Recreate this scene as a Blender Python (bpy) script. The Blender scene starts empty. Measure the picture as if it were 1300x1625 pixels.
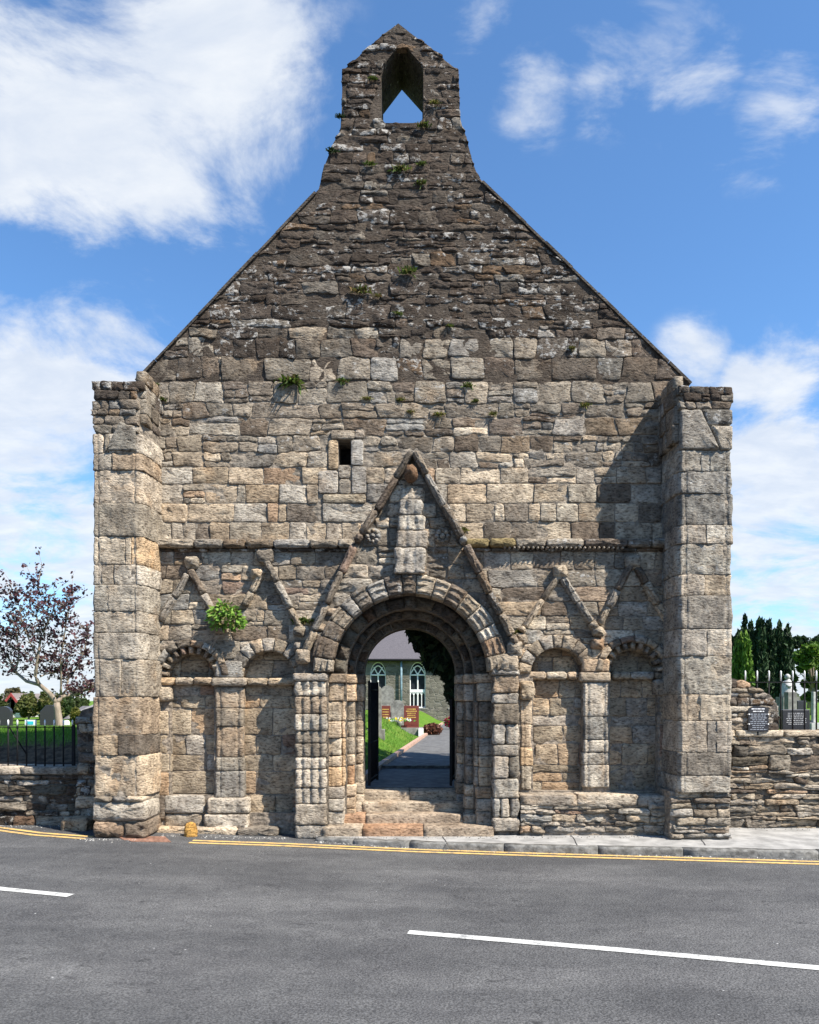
import bpy, bmesh, math, random
import numpy as np
from mathutils import Vector, Matrix, noise
from mathutils.geometry import tessellate_polygon

R = random.Random(7)
scene = bpy.context.scene
COL = scene.collection
rad = math.radians

# ------------------------------------------------------------------ camera, sky, sun, exposure
CAM_D, CAM_Z, F = 12.0, 2.1, 1200.0          # camera 12 m before the wall face, eye 2.1 m, focal length in photo pixels
cam_data = bpy.data.cameras.new("camera")
cam = bpy.data.objects.new("camera", cam_data); COL.objects.link(cam)
cam.location = (0, -CAM_D, CAM_Z); cam.rotation_euler = (rad(90), 0, 0)
cam_data.sensor_fit = 'HORIZONTAL'; cam_data.sensor_width = 36
cam_data.lens = F / 1300 * 36
cam_data.shift_y = (1110 - 812.5) / 1300
cam_data.clip_end = 2000
scene.camera = cam

SUN = Vector((1.05, -0.75, 1.55)).normalized()
sun_el = math.asin(SUN.z); sun_rot = math.atan2(SUN.x, SUN.y)

world = bpy.data.worlds.new("World"); scene.world = world; world.use_nodes = True


def build_sky():
    nt = world.node_tree; N = nt.nodes; L = nt.links; N.clear()
    out = N.new('ShaderNodeOutputWorld'); bg = N.new('ShaderNodeBackground'); bg.inputs[1].default_value = 0.072
    sky = N.new('ShaderNodeTexSky'); sky.sky_type = 'NISHITA'; sky.sun_disc = False
    sky.sun_elevation = sun_el; sky.sun_rotation = sun_rot
    sky.air_density = 1.0; sky.dust_density = 0.55; sky.ozone_density = 2.2; sky.altitude = 100
    tc = N.new('ShaderNodeTexCoord')

    def math_n(op, a, b=None, c=None, clamp=False):
        n = N.new('ShaderNodeMath'); n.operation = op; n.use_clamp = clamp
        for i, v in enumerate((a, b, c)):
            if v is None: continue
            if isinstance(v, (int, float)): n.inputs[i].default_value = v
            else: L.new(v, n.inputs[i])
        return n.outputs[0]

    def ramp(v, lo, hi):
        n = N.new('ShaderNodeMapRange'); n.interpolation_type = 'SMOOTHSTEP'
        L.new(v, n.inputs[0]); n.inputs[1].default_value = lo; n.inputs[2].default_value = hi
        return n.outputs[0]
    sep = N.new('ShaderNodeSeparateXYZ'); L.new(tc.outputs['Generated'], sep.inputs[0])
    # clouds lie on a flat layer overhead: the direction divided by its height gives the place on the layer
    zz = math_n('ADD', math_n('MAXIMUM', sep.outputs[2], 0.0), 0.22)
    com = N.new('ShaderNodeCombineXYZ')
    L.new(math_n('DIVIDE', sep.outputs[0], zz), com.inputs[0]); L.new(math_n('DIVIDE', sep.outputs[1], zz), com.inputs[1])

    def noi(vec, scale, detail, rough, off, dist=0.0, stretch=None):
        mp = N.new('ShaderNodeMapping'); L.new(vec, mp.inputs[0]); mp.inputs[1].default_value = off
        if stretch: mp.inputs[3].default_value = stretch
        n = N.new('ShaderNodeTexNoise'); n.inputs['Scale'].default_value = scale; n.inputs['Detail'].default_value = detail
        n.inputs['Roughness'].default_value = rough; n.inputs['Distortion'].default_value = dist
        L.new(mp.outputs[0], n.inputs['Vector']); return n.outputs[0]
    big = noi(com.outputs[0], 3.0, 8, 0.62, (3.1, 1.7, 0), 0.35)
    wisp = noi(com.outputs[0], 6.0, 6, 0.62, (7.3, 2.2, 1), 0.25, (1.0, 1.6, 1))

    def dirv(px, py):
        return Vector(((px - 650) / F, 1.0, (1110 - py) / F)).normalized()

    def lump(px, py, r0, r1):                                   # one cloud bank: full inside r0, gone beyond r1 (direction distance)
        n = N.new('ShaderNodeVectorMath'); n.operation = 'DISTANCE'
        L.new(tc.outputs['Generated'], n.inputs[0]); n.inputs[1].default_value = dirv(px, py)
        return math_n('SUBTRACT', 1.0, ramp(n.outputs['Value'], r0, r1))

    def most(vals):
        o = vals[0]
        for v in vals[1:]: o = math_n('MAXIMUM', o, v)
        return o
    heap = most([lump(150, 30, .06, .30), lump(330, 60, .03, .16), lump(40, 240, .02, .17), lump(110, 330, .01, .11)])
    veil = most([lump(20, 700, .02, .30), lump(100, 820, .02, .20), lump(1290, 780, .03, .15), lump(1250, 900, .05, .25), lump(1100, 580, .0, .075), lump(1250, 600, .0, .09), lump(1180, 600, .0, .06)])
    strk = most([lump(850, 140, .0, .075), lump(960, 120, .0, .075), lump(1050, 85, .0, .085), lump(1120, 150, .0, .07), lump(1210, 190, .0, .085), lump(760, 10, .0, .06)])
    d1 = ramp(math_n('ADD', math_n('MULTIPLY', heap, 0.54), math_n('MULTIPLY', math_n('SUBTRACT', big, .5), 2.1)), 0.20, 0.60)
    d2 = ramp(math_n('ADD', math_n('MULTIPLY', veil, 0.55), math_n('MULTIPLY', math_n('SUBTRACT', big, .5), 2.1)), 0.10, 0.60)
    d3 = ramp(math_n('ADD', math_n('MULTIPLY', strk, 0.40), math_n('MULTIPLY', math_n('SUBTRACT', wisp, .5), 1.7)), 0.10, 0.62)
    d1 = math_n('MULTIPLY', d1, ramp(heap, 0.0, .3)); d2 = math_n('MULTIPLY', d2, ramp(veil, 0.0, .3)); d3 = math_n('MULTIPLY', d3, ramp(strk, 0.0, .35))
    low = math_n('SUBTRACT', 1.0, ramp(sep.outputs[2], 0.0, 0.30))           # the layer thickens towards the horizon
    d4 = math_n('MULTIPLY', ramp(math_n('ADD', big, math_n('MULTIPLY', low, .44)), 0.66, 0.92), 0.92)
    dens = most([math_n('MULTIPLY', d1, .93), math_n('MULTIPLY', d2, .9), math_n('MULTIPLY', d3, .62), d4])
    shade = ramp(wisp, 0.25, 0.8)
    cm = N.new('ShaderNodeMix'); cm.data_type = 'RGBA'; L.new(shade, cm.inputs[0])
    cm.inputs[6].default_value = (5.0, 5.5, 6.3, 1); cm.inputs[7].default_value = (6.6, 6.8, 7.0, 1)
    mix = N.new('ShaderNodeMix'); mix.data_type = 'RGBA'
    deep = N.new('ShaderNodeMix'); deep.data_type = 'RGBA'; deep.blend_type = 'MULTIPLY'; deep.inputs[0].default_value = 1
    L.new(sky.outputs[0], deep.inputs[6]); deep.inputs[7].default_value = (.94, 1.32, 1.60, 1)
    L.new(dens, mix.inputs[0]); L.new(deep.outputs[2], mix.inputs[6]); L.new(cm.outputs[2], mix.inputs[7])
    L.new(mix.outputs[2], bg.inputs[0]); L.new(bg.outputs[0], out.inputs[0])


build_sky()
sl = bpy.data.lights.new("sun", 'SUN'); sl.energy = 5.0; sl.angle = rad(0.53); sl.color = (1.0, 0.93, 0.83)
so = bpy.data.objects.new("sun", sl); COL.objects.link(so)
so.rotation_euler = SUN.to_track_quat('Z', 'Y').to_euler(); so.location = (20, -20, 30)

vs = scene.view_settings
vs.view_transform = 'Standard'; vs.look = 'None'; vs.gamma = 1; vs.exposure = 1.04; vs.use_curve_mapping = False
scene.cycles.max_bounces = 6; scene.cycles.diffuse_bounces = 3; scene.cycles.transparent_max_bounces = 4


# ------------------------------------------------------------------ helpers
def at(px, py, y):
    """photo pixel at a known depth y -> world point"""
    d = CAM_D + y
    return Vector(((px - 650) * d / F, y, CAM_Z - (py - 1110) * d / F))


def xz(px, py, y):
    p = at(px, py, y); return (p.x, p.z)


def n3(x, y, z): return noise.noise(Vector((x, y, z)))


class MB:
    def __init__(self): self.v = []; self.f = []; self.c = []

    def add(self, vs, fs, tint=(1, 1, 1, 0)):
        o = len(self.v); self.v += [tuple(p) for p in vs]; self.f += [tuple(i + o for i in q) for q in fs]
        self.c += [tint] * len(vs); return self

    def merge(self, m):
        o = len(self.v); self.v += m.v; self.f += [tuple(i + o for i in q) for q in m.f]; self.c += m.c

    def box(self, a, b, tint=(1, 1, 1, 0)):
        (x0, y0, z0), (x1, y1, z1) = a, b
        v = [(x0, y0, z0), (x1, y0, z0), (x1, y1, z0), (x0, y1, z0), (x0, y0, z1), (x1, y0, z1), (x1, y1, z1), (x0, y1, z1)]
        return self.add(v, [(0, 3, 2, 1), (4, 5, 6, 7), (0, 1, 5, 4), (1, 2, 6, 5), (2, 3, 7, 6), (3, 0, 4, 7)], tint)

    def tube(self, pts, radii, n=8, tint=(1, 1, 1, 0)):
        vs = []; fs = []; pts = [Vector(p) for p in pts]
        for i, p in enumerate(pts):
            d = (pts[min(i + 1, len(pts) - 1)] - pts[max(i - 1, 0)]).normalized()
            a = d.orthogonal().normalized() if abs(d.z) > .9 else d.cross(Vector((0, 0, 1))).normalized()
            b = d.cross(a)
            for k in range(n):
                t = 2 * math.pi * k / n
                vs.append(p + (a * math.cos(t) + b * math.sin(t)) * radii[i])
        for i in range(len(pts) - 1):
            for k in range(n):
                fs.append((i * n + k, i * n + (k + 1) % n, (i + 1) * n + (k + 1) % n, (i + 1) * n + k))
        fs.append(tuple(range(n - 1, -1, -1))); fs.append(tuple((len(pts) - 1) * n + k for k in range(n)))
        return self.add(vs, fs, tint)

    def center(self):
        n = len(self.v); return Vector((sum(p[0] for p in self.v) / n, sum(p[1] for p in self.v) / n, sum(p[2] for p in self.v) / n))

    def build(self, name, mat, parent=None, smooth=True, origin=None, fix=False):
        me = bpy.data.meshes.new(name)
        o = Vector(origin) if origin is not None else Vector((0, 0, 0))
        me.from_pydata([(p[0] - o.x, p[1] - o.y, p[2] - o.z) for p in self.v], [], self.f)
        if smooth: me.polygons.foreach_set('use_smooth', [True] * len(me.polygons))
        ca = me.attributes.new('tint', 'FLOAT_COLOR', 'POINT')
        ca.data.foreach_set('color', [k for c in self.c for k in c])
        if fix:
            bm = bmesh.new(); bm.from_mesh(me); bmesh.ops.recalc_face_normals(bm, faces=bm.faces[:]); bm.to_mesh(me); bm.free()
        me.materials.append(mat); me.update()
        ob = bpy.data.objects.new(name, me); COL.objects.link(ob)
        ob.location = o
        if parent is not None:
            ob.parent = parent
            pl = Vector((0, 0, 0)); p = parent
            while p is not None: pl += p.location; p = p.parent
            ob.location = o - pl
        return ob


def empty(name, loc=(0, 0, 0)):
    o = bpy.data.objects.new(name, None); COL.objects.link(o); o.location = loc; return o


def tag(o, label=None, cat=None, group=None, kind=None):
    if label: o['label'] = label
    if cat: o['category'] = cat
    if group: o['group'] = group
    if kind: o['kind'] = kind
    return o


def prism(outline, holes, y0, y1, tint=(1, 1, 1, 0)):
    """solid between y0 (front) and y1 from an (x,z) outline with holes"""
    loops = [outline] + holes
    tris = tessellate_polygon([[Vector((p[0], p[1], 0)) for p in lp] for lp in loops])
    flat = [p for lp in loops for p in lp]; n = len(flat)
    v = [(p[0], y0, p[1]) for p in flat] + [(p[0], y1, p[1]) for p in flat]
    f = [tuple(t) for t in tris] + [tuple(i + n for i in reversed(t)) for t in tris]
    o = 0
    for lp in loops:
        m = len(lp)
        for i in range(m):
            a, b = o + i, o + (i + 1) % m
            f.append((a, b, b + n, a + n))
        o += m
    mb = MB(); mb.add(v, f, tint); return mb


# ------------------------------------------------------------------ materials
def new_mat(name):
    m = bpy.data.materials.new(name); m.use_nodes = True
    nt = m.node_tree; b = nt.nodes['Principled BSDF']
    return m, nt, b


class NT:
    """small helper for node trees"""
    def __init__(self, name, rough=.9, spec=.25):
        self.m, self.t, self.b = new_mat(name); self.N = self.t.nodes; self.L = self.t.links
        self.b.inputs['Roughness'].default_value = rough; self.b.inputs['Specular IOR Level'].default_value = spec
        g = self.N.new('ShaderNodeNewGeometry'); self.pos = g.outputs['Position']; self.nrm = g.outputs['Normal']

    def noise(self, scale, detail=4, rough=.55, stretch=None, off=None, dist=0, vec=None):
        v = vec or self.pos
        if stretch or off:
            mp = self.N.new('ShaderNodeMapping'); self.L.new(v, mp.inputs[0])
            if stretch: mp.inputs[3].default_value = stretch
            if off: mp.inputs[1].default_value = off
            v = mp.outputs[0]
        n = self.N.new('ShaderNodeTexNoise'); n.inputs['Scale'].default_value = scale; n.inputs['Detail'].default_value = detail
        n.inputs['Roughness'].default_value = rough; n.inputs['Distortion'].default_value = dist
        self.L.new(v, n.inputs['Vector']); return n.outputs[0]

    def voro(self, scale, stretch=None, feature='F1', rand=1, out='Distance'):
        v = self.pos
        if stretch:
            mp = self.N.new('ShaderNodeMapping'); self.L.new(v, mp.inputs[0]); mp.inputs[3].default_value = stretch; v = mp.outputs[0]
        n = self.N.new('ShaderNodeTexVoronoi'); n.feature = feature; n.inputs['Scale'].default_value = scale
        n.inputs['Randomness'].default_value = rand
        self.L.new(v, n.inputs['Vector']); return n.outputs[out]

    def math(self, op, a, b=None, clamp=False):
        n = self.N.new('ShaderNodeMath'); n.operation = op; n.use_clamp = clamp
        for i, v in enumerate((a, b)):
            if v is None: continue
            if isinstance(v, (int, float)): n.inputs[i].default_value = v
            else: self.L.new(v, n.inputs[i])
        return n.outputs[0]

    def ramp(self, v, lo, hi, a=0, b=1):
        n = self.N.new('ShaderNodeMapRange'); n.interpolation_type = 'SMOOTHSTEP'; self.L.new(v, n.inputs[0])
        n.inputs[1].default_value = lo; n.inputs[2].default_value = hi; n.inputs[3].default_value = a; n.inputs[4].default_value = b
        return n.outputs[0]

    def mix(self, fac, a, b, mode='MIX'):
        n = self.N.new('ShaderNodeMix'); n.data_type = 'RGBA'; n.blend_type = mode
        for i, v in ((0, fac), (6, a), (7, b)):
            if isinstance(v, (int, float)): n.inputs[i].default_value = v
            elif isinstance(v, (tuple, list)): n.inputs[i].default_value = (*v[:3], 1)
            else: self.L.new(v, n.inputs[i])
        return n.outputs[2]

    def attr(self, name='tint'):
        n = self.N.new('ShaderNodeAttribute'); n.attribute_name = name; return n.outputs['Color'], n.outputs['Alpha']

    def bump(self, h, strength=.5, dist=.02, prev=None):
        n = self.N.new('ShaderNodeBump'); n.inputs['Strength'].default_value = strength; n.inputs['Distance'].default_value = dist
        self.L.new(h, n.inputs['Height'])
        if prev is not None: self.L.new(prev, n.inputs['Normal'])
        return n.outputs[0]

    def sep(self, v):
        n = self.N.new('ShaderNodeSeparateXYZ'); self.L.new(v, n.inputs[0]); return n.outputs

    def done(self, col, nrm=None, rough=None):
        if isinstance(col, (tuple, list)): self.b.inputs['Base Color'].default_value = (*col[:3], 1)
        else: self.L.new(col, self.b.inputs['Base Color'])
        if nrm is not None: self.L.new(nrm, self.b.inputs['Normal'])
        if rough is not None: self.L.new(rough, self.b.inputs['Roughness'])
        return self.m


def stone_material():
    t = NT('weathered_sandstone', .93, .15)
    col, lich = t.attr()
    big = t.noise(2.1, 3, .6); gr = t.noise(17, 6, .68, stretch=(1, 1, 2.1), off=(3, 1, 2)); md = t.noise(5, 2, .5, off=(1, 8, 2))
    col = t.mix(1, col, (1.02, .985, .93), 'MULTIPLY')
    c = t.mix(t.ramp(gr, .34, .53), t.mix(1, col, (.34, .315, .295), 'MULTIPLY'), col)
    c = t.mix(t.math('MULTIPLY', t.ramp(gr, .54, .70), .65), c, t.mix(1, col, (1.6, 1.58, 1.55), 'MULTIPLY'))
    c = t.mix(t.ramp(md, .30, .70), t.mix(1, c, (.74, .72, .70), 'MULTIPLY'), t.mix(1, c, (1.20, 1.18, 1.14), 'MULTIPLY'))
    c = t.mix(t.math('MULTIPLY', t.ramp(big, .52, .70), .5), c, t.mix(1, c, (.55, .53, .53), 'MULTIPLY'))       # black lichen patches
    c = t.mix(t.math('MULTIPLY', t.ramp(big, .46, .30), .30), c, t.mix(1, c, (1.28, 1.0, .72), 'MULTIPLY'))    # rusty patches
    st = t.noise(2.6, 3, .55, stretch=(1, 1, .16), off=(5, 2, 7))                                              # rain streaks down the face
    c = t.mix(t.math('MULTIPLY', t.ramp(st, .52, .70), .42), c, t.mix(1, c, (.48, .46, .45), 'MULTIPLY'))
    # pale crusts of lichen, more of it where the stone carries it
    l1 = t.noise(8.5, 5, .74, stretch=(1, 1, 1.3), off=(9, 4, 1))
    thr = t.math('SUBTRACT', .74, t.math('MULTIPLY', lich, .20))
    lm = t.math('MULTIPLY', t.math('SUBTRACT', l1, thr), 13, clamp=True)
    c = t.mix(t.math('MULTIPLY', lm, .8), c, (.46, .44, .40))
    return t.done(c, t.bump(gr, 1.0, .05))


def mortar_material():
    t = NT('old_lime_mortar', .97, .1)
    col, a = t.attr()
    n = t.noise(12, 6, .7); f = t.noise(60, 4, .7); big = t.noise(1.7, 4)
    c = t.mix(t.ramp(n, .3, .75), t.mix(1, col, (.5, .5, .5), 'MULTIPLY'), t.mix(1, col, (1.5, 1.45, 1.4), 'MULTIPLY'))
    c = t.mix(t.math('MULTIPLY', t.ramp(big, .5, .7), .5), c, t.mix(1, c, (.5, .5, .5), 'MULTIPLY'))
    v = t.voro(7, (1, 1, 2.2))
    h = t.math('ADD', t.math('MULTIPLY', n, 1.0), t.math('ADD', t.math('MULTIPLY', f, .3), t.math('MULTIPLY', v, -.8)))
    return t.done(c, t.bump(h, .9, .05))


def asphalt_material():
    t = NT('worn_asphalt', .9, .25)
    s = t.voro(48); fine = t.noise(58, 5, .8); mid = t.noise(5, 5, .6)
    trk = t.noise(.9, 5, .55, stretch=(.28, 1.3, 1), off=(2, 5, 0)); bigp = t.noise(.55, 4, .5, off=(4, 1, 0))
    c = t.mix(t.ramp(fine, .36, .64), (.031, .031, .0315), (.104, .104, .105))
    c = t.mix(t.math('MULTIPLY', t.ramp(s, .05, .30, 1, 0), .40), c, (.165, .165, .165))
    c = t.mix(t.ramp(mid, .3, .7), t.mix(1, c, (.90, .90, .905), 'MULTIPLY'), t.mix(1, c, (1.13, 1.13, 1.12), 'MULTIPLY'))
    c = t.mix(t.math('MULTIPLY', t.ramp(trk, .40, .66), .75), c, t.mix(1, c, (1.55, 1.53, 1.50), 'MULTIPLY'))
    c = t.mix(t.math('MULTIPLY', t.ramp(bigp, .46, .62), .40), c, t.mix(1, c, (.62, .62, .64), 'MULTIPLY'))
    # bare binder where the chippings have gone
    b1 = t.noise(7, 8, .75, stretch=(.7, 1.2, 1)); b2 = t.noise(.7, 3, .5, off=(1, 7, 0))
    bm = t.math('MULTIPLY', t.ramp(b1, .57, .66), t.ramp(b2, .45, .56))
    c = t.mix(t.math('MULTIPLY', bm, .75), c, (.022, .022, .023))
    # scattered pale grit
    w = t.ramp(t.voro(3.1), .015, .035, 1, 0)
    c = t.mix(t.math('MULTIPLY', w, .8), c, (.45, .45, .43))
    h = t.math('ADD', t.math('MULTIPLY', s, -.8), t.math('MULTIPLY', fine, .6))
    return t.done(c, t.bump(h, .7, .012))


def simple(name, c0, c1, scale=6, rough=.85, bump=.3, spec=.25, stretch=None, fscale=40, dist=.02):
    t = NT(name, rough, spec)
    n = t.noise(scale, 6, .6, stretch=stretch); f = t.noise(fscale, 4, .65)
    c = t.mix(t.ramp(n, .28, .75), c0, c1)
    c = t.mix(t.math('MULTIPLY', t.ramp(f, .5, .8), .35), c, t.mix(1, c, (.6, .6, .6), 'MULTIPLY'))
    return t.done(c, t.bump(t.math('ADD', n, t.math('MULTIPLY', f, .4)), bump, dist))


def tinted(name, rough=.8, spec=.2, trans=0.0):
    t = NT(name, rough, spec); col, a = t.attr()
    n = t.noise(5, 4, .6)
    c = t.mix(t.ramp(n, .3, .7), t.mix(1, col, (.75, .75, .75), 'MULTIPLY'), t.mix(1, col, (1.2, 1.2, 1.2), 'MULTIPLY'))
    m = t.done(c)
    if trans > 0:
        tr = t.N.new('ShaderNodeBsdfTranslucent'); t.L.new(c, tr.inputs[0])
        ms = t.N.new('ShaderNodeMixShader'); ms.inputs[0].default_value = trans
        out = t.N['Material Output']
        t.L.new(t.b.outputs[0], ms.inputs[1]); t.L.new(tr.outputs[0], ms.inputs[2]); t.L.new(ms.outputs[0], out.inputs[0])
    return m


def paint_line_material(name, c):
    t = NT(name, .8, .25)
    n = t.noise(9, 7, .75); f = t.noise(70, 4, .7)
    w = t.math('MULTIPLY', t.ramp(t.math('ADD', t.math('MULTIPLY', n, .6), t.math('MULTIPLY', f, .4)), .46, .60), .70)
    return t.done(t.mix(w, c, (.11, .11, .11)), t.bump(f, .4, .01))


def lawn_material():
    t = NT('lawn_turf', .95, .1)
    n = t.noise(1.2, 5, .6); f = t.noise(30, 5, .75); g = t.noise(9, 4, .6)
    c = t.mix(t.ramp(f, .3, .7), (.045, .10, .012), (.12, .24, .025))
    c = t.mix(t.math('MULTIPLY', t.ramp(n, .45, .65), .6), c, (.15, .20, .035))
    soil = t.mix(t.ramp(g, .3, .7), (.05, .034, .022), (.14, .10, .065))
    c = t.mix(t.ramp(t.math('ADD', t.sep(t.pos)[1], t.math('MULTIPLY', g, .8)), 1.9, 2.5), soil, c)          # bare earth on the cut bank behind the walls
    return t.done(c, t.bump(f, .9, .05))


def rubble_texture(name, c0, c1, mort, sc=2.2):
    """coursed stone too far away to be built stone by stone"""
    t = NT(name, .92, .15)
    col = t.voro(sc, (1, 1, 2.0), out='Color'); edge = t.voro(sc, (1, 1, 2.0), feature='DISTANCE_TO_EDGE')
    s = t.sep(col)[0]
    c = t.mix(s, c0, c1); n = t.noise(6, 5)
    c = t.mix(t.ramp(n, .3, .7), t.mix(1, c, (.75, .75, .75), 'MULTIPLY'), c)
    c = t.mix(t.ramp(edge, .02, .06), mort, c)
    return t.done(c, t.bump(t.ramp(edge, .0, .1), .8, .03))


M = {}
M['stone'] = stone_material(); M['mortar'] = mortar_material(); M['asphalt'] = asphalt_material()
M['concrete'] = simple('pavement_concrete', (.20, .195, .185), (.37, .36, .34), 3.5, .92, .4)
M['kerb'] = simple('kerb_concrete', (.07, .068, .062), (.22, .215, .20), 9, .92, .8)
M['white'] = paint_line_material('white_road_paint', (.52, .52, .495)); M['yellow'] = paint_line_material('yellow_road_paint', (.60, .39, .13))
M['lawn'] = lawn_material()
M['iron'] = simple('black_painted_iron', (.010, .010, .011), (.018, .018, .019), 20, .75, .1, .12)
M['whitepaint'] = simple('white_paint', (.68, .68, .66), (.82, .82, .80), 14, .6, .05)
M['leaf'] = tinted('leaves', .6, .3, .35); M['bark'] = simple('bark', (.16, .13, .10), (.34, .28, .22), 9, .9, .8, stretch=(1, 1, .3))
M['needle'] = tinted('yew_needles', .75, .2, .12)
M['slate'] = simple('roof_slate', (.07, .064, .072), (.125, .115, .125), 9, .6, .4, stretch=(1, 3, 3))
M['church'] = rubble_texture('grey_church_stone', (.10, .094, .075), (.20, .185, .148), (.17, .16, .135), 2.4)
M['granite'] = simple('polished_dark_granite', (.018, .018, .02), (.045, .045, .05), 60, .25, .02, .5)
M['redgranite'] = simple('polished_red_granite', (.12, .032, .026), (.19, .05, .04), 60, .3, .02, .5)
M['greystone'] = simple('grey_headstone_stone', (.13, .125, .115), (.30, .29, .26), 7, .9, .35)
M['gold'] = simple('gilt_lettering', (.55, .36, .09), (.66, .44, .14), 30, .5, .05)
M['glass'] = simple('dark_window_glass', (.015, .018, .022), (.035, .04, .045), 4, .12, .02, .5)
M['marble'] = simple('weathered_marble', (.32, .31, .30), (.55, .54, .52), 9, .8, .2)
M['path'] = simple('path_tarmac', (.075, .074, .072), (.16, .158, .154), 5, .9, .3)
M['plainpaint'] = tinted('painted_surface', .7, .25)


# ------------------------------------------------------------------ stone building
def poly_area(p): return .5 * sum(p[i][0] * p[(i + 1) % len(p)][1] - p[(i + 1) % len(p)][0] * p[i][1] for i in range(len(p)))


def stone(mb, pts, y0, w=.03, back=.06, bevel=.018, bulge=.010, rough=.010, tint=(.3, .26, .2, .3), tilt=.03, rng=R):
    """one dressed or rubble stone: outline in (x,z), face towards -y, w proud of the plane y0"""
    if poly_area(pts) < 0: pts = pts[::-1]
    n = len(pts); cx = sum(p[0] for p in pts) / n; cz = sum(p[1] for p in pts) / n
    sx = (max(p[0] for p in pts) - min(p[0] for p in pts)); sz = (max(p[1] for p in pts) - min(p[1] for p in pts))
    half = .5 * min(sx, sz); bv = min(bevel, half * .42)
    nr = []
    for i in range(n):
        a = pts[i - 1]; b = pts[(i + 1) % n]; dx, dz = b[0] - a[0], b[1] - a[1]; l = math.hypot(dx, dz) or 1
        nr.append((-dz / l, dx / l))
    sd = rng.uniform(0, 90); tx = rng.gauss(0, tilt); tz = rng.gauss(0, tilt)

    def ins(i, d): return (pts[i][0] + nr[i][0] * d, pts[i][1] + nr[i][1] * d)

    def dep(x, z, y, k):
        return y + k * (rough * 1.5 * n3(x * 6, sd, z * 8) + rough * .9 * n3(x * 17 + 5, sd, z * 19)) + k * (tx * (x - cx) + tz * (z - cz))
    V = []; rings = []
    def ring(ps, y, k):
        rings.append(len(V))
        for (x, z) in ps:
            jx = rough * .5 * n3(x * 14, sd + 3, z * 14) * k; jz = rough * .5 * n3(x * 14, sd + 8, z * 14) * k
            V.append((x + jx, dep(x, z, y, k), z + jz))
    yf = y0 - w
    ring([ins(i, 0) for i in range(n)], y0 + back, 0)
    ring([ins(i, 0) for i in range(n)], yf + bv, .6)
    ring([ins(i, bv * .35) for i in range(n)], yf + bv * .3, 1)
    ring([ins(i, bv) for i in range(n)], yf, 1)
    ring([(cx + (p[0] - cx) * .55, cz + (p[1] - cz) * .55) for p in pts], yf - bulge * .7, 1.2)
    V.append((cx, dep(cx, cz, yf - bulge, 1.2), cz))
    Fc = []
    for a, b in zip(rings, rings[1:]):
        for i in range(n):
            j = (i + 1) % n; Fc.append((a + i, a + j, b + j, b + i))
    a = rings[-1]
    for i in range(n): Fc.append((a + i, a + (i + 1) % n, len(V) - 1))
    mb.add(V, Fc, tint); return mb


def rect_poly(x0, x1, z0, z1, sp=.055, cut=.12, jit=.006, rng=R):
    """rounded, slightly uneven rectangle"""
    c = min(cut * min(x1 - x0, z1 - z0) * 1.6, .03)
    pts = []

    def edge(ax, az, bx, bz):
        l = math.hypot(bx - ax, bz - az); n = max(2, min(7, int(l / sp) + 1))
        for k in range(n + 1): pts.append((ax + (bx - ax) * k / n, az + (bz - az) * k / n))
    edge(x0 + c, z0, x1 - c, z0); edge(x1, z0 + c, x1, z1 - c); edge(x1 - c, z1, x0 + c, z1); edge(x0, z1 - c, x0, z0 + c)
    s = rng.uniform(0, 50)
    return [(x + jit * n3(x * 9, s, z * 9), z + jit * n3(x * 9, s + 7, z * 9)) for x, z in pts]


def quad_poly(q, sp=.05, cut=.02):
    """four corners -> sampled outline with clipped corners"""
    pts = []
    for i in range(4):
        a = Vector(q[i]); b = Vector(q[(i + 1) % 4]); l = (b - a).length
        c = min(cut, l * .25) / max(l, 1e-6); n = max(2, min(7, int(l / sp) + 1))
        for k in range(n + 1): p = a.lerp(b, c + (1 - 2 * c) * k / n); pts.append((p.x, p.y))
    return pts


def inside(p, poly):
    x, z = p; c = False; n = len(poly); j = n - 1
    for i in range(n):
        if ((poly[i][1] > z) != (poly[j][1] > z)) and (x < (poly[j][0] - poly[i][0]) * (z - poly[i][1]) / (poly[j][1] - poly[i][1]) + poly[i][0]): c = not c
        j = i
    return c


def nearest(p, poly):
    best = None; bd = 1e9
    for i in range(len(poly)):
        ax, az = poly[i]; bx, bz = poly[(i + 1) % len(poly)]
        dx, dz = bx - ax, bz - az; t = max(0, min(1, ((p[0] - ax) * dx + (p[1] - az) * dz) / (dx * dx + dz * dz + 1e-12)))
        q = (ax + dx * t, az + dz * t); d = (q[0] - p[0]) ** 2 + (q[1] - p[1]) ** 2
        if d < bd: bd = d; best = q
    return best


def fit(pts, keep=None, holes=()):
    """push an outline into `keep` and out of the holes; None when little of it is left"""
    a0 = abs(poly_area(pts)); n = len(pts); c = (sum(p[0] for p in pts) / n, sum(p[1] for p in pts) / n)
    if keep is not None and sum(not inside(p, keep) for p in pts) > .6 * n: return None
    for h in holes:
        if inside(c, h) or sum(inside(p, h) for p in pts) > .5 * n: return None
    res = []
    for p in pts:
        q = p
        if keep is not None and not inside(q, keep): q = nearest(q, keep)
        for h in holes:
            if inside(q, h): q = nearest(q, h)
        res.append(q)
    a1 = abs(poly_area(res))
    if a1 < .32 * a0 or a1 < .0022: return None
    return res


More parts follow.
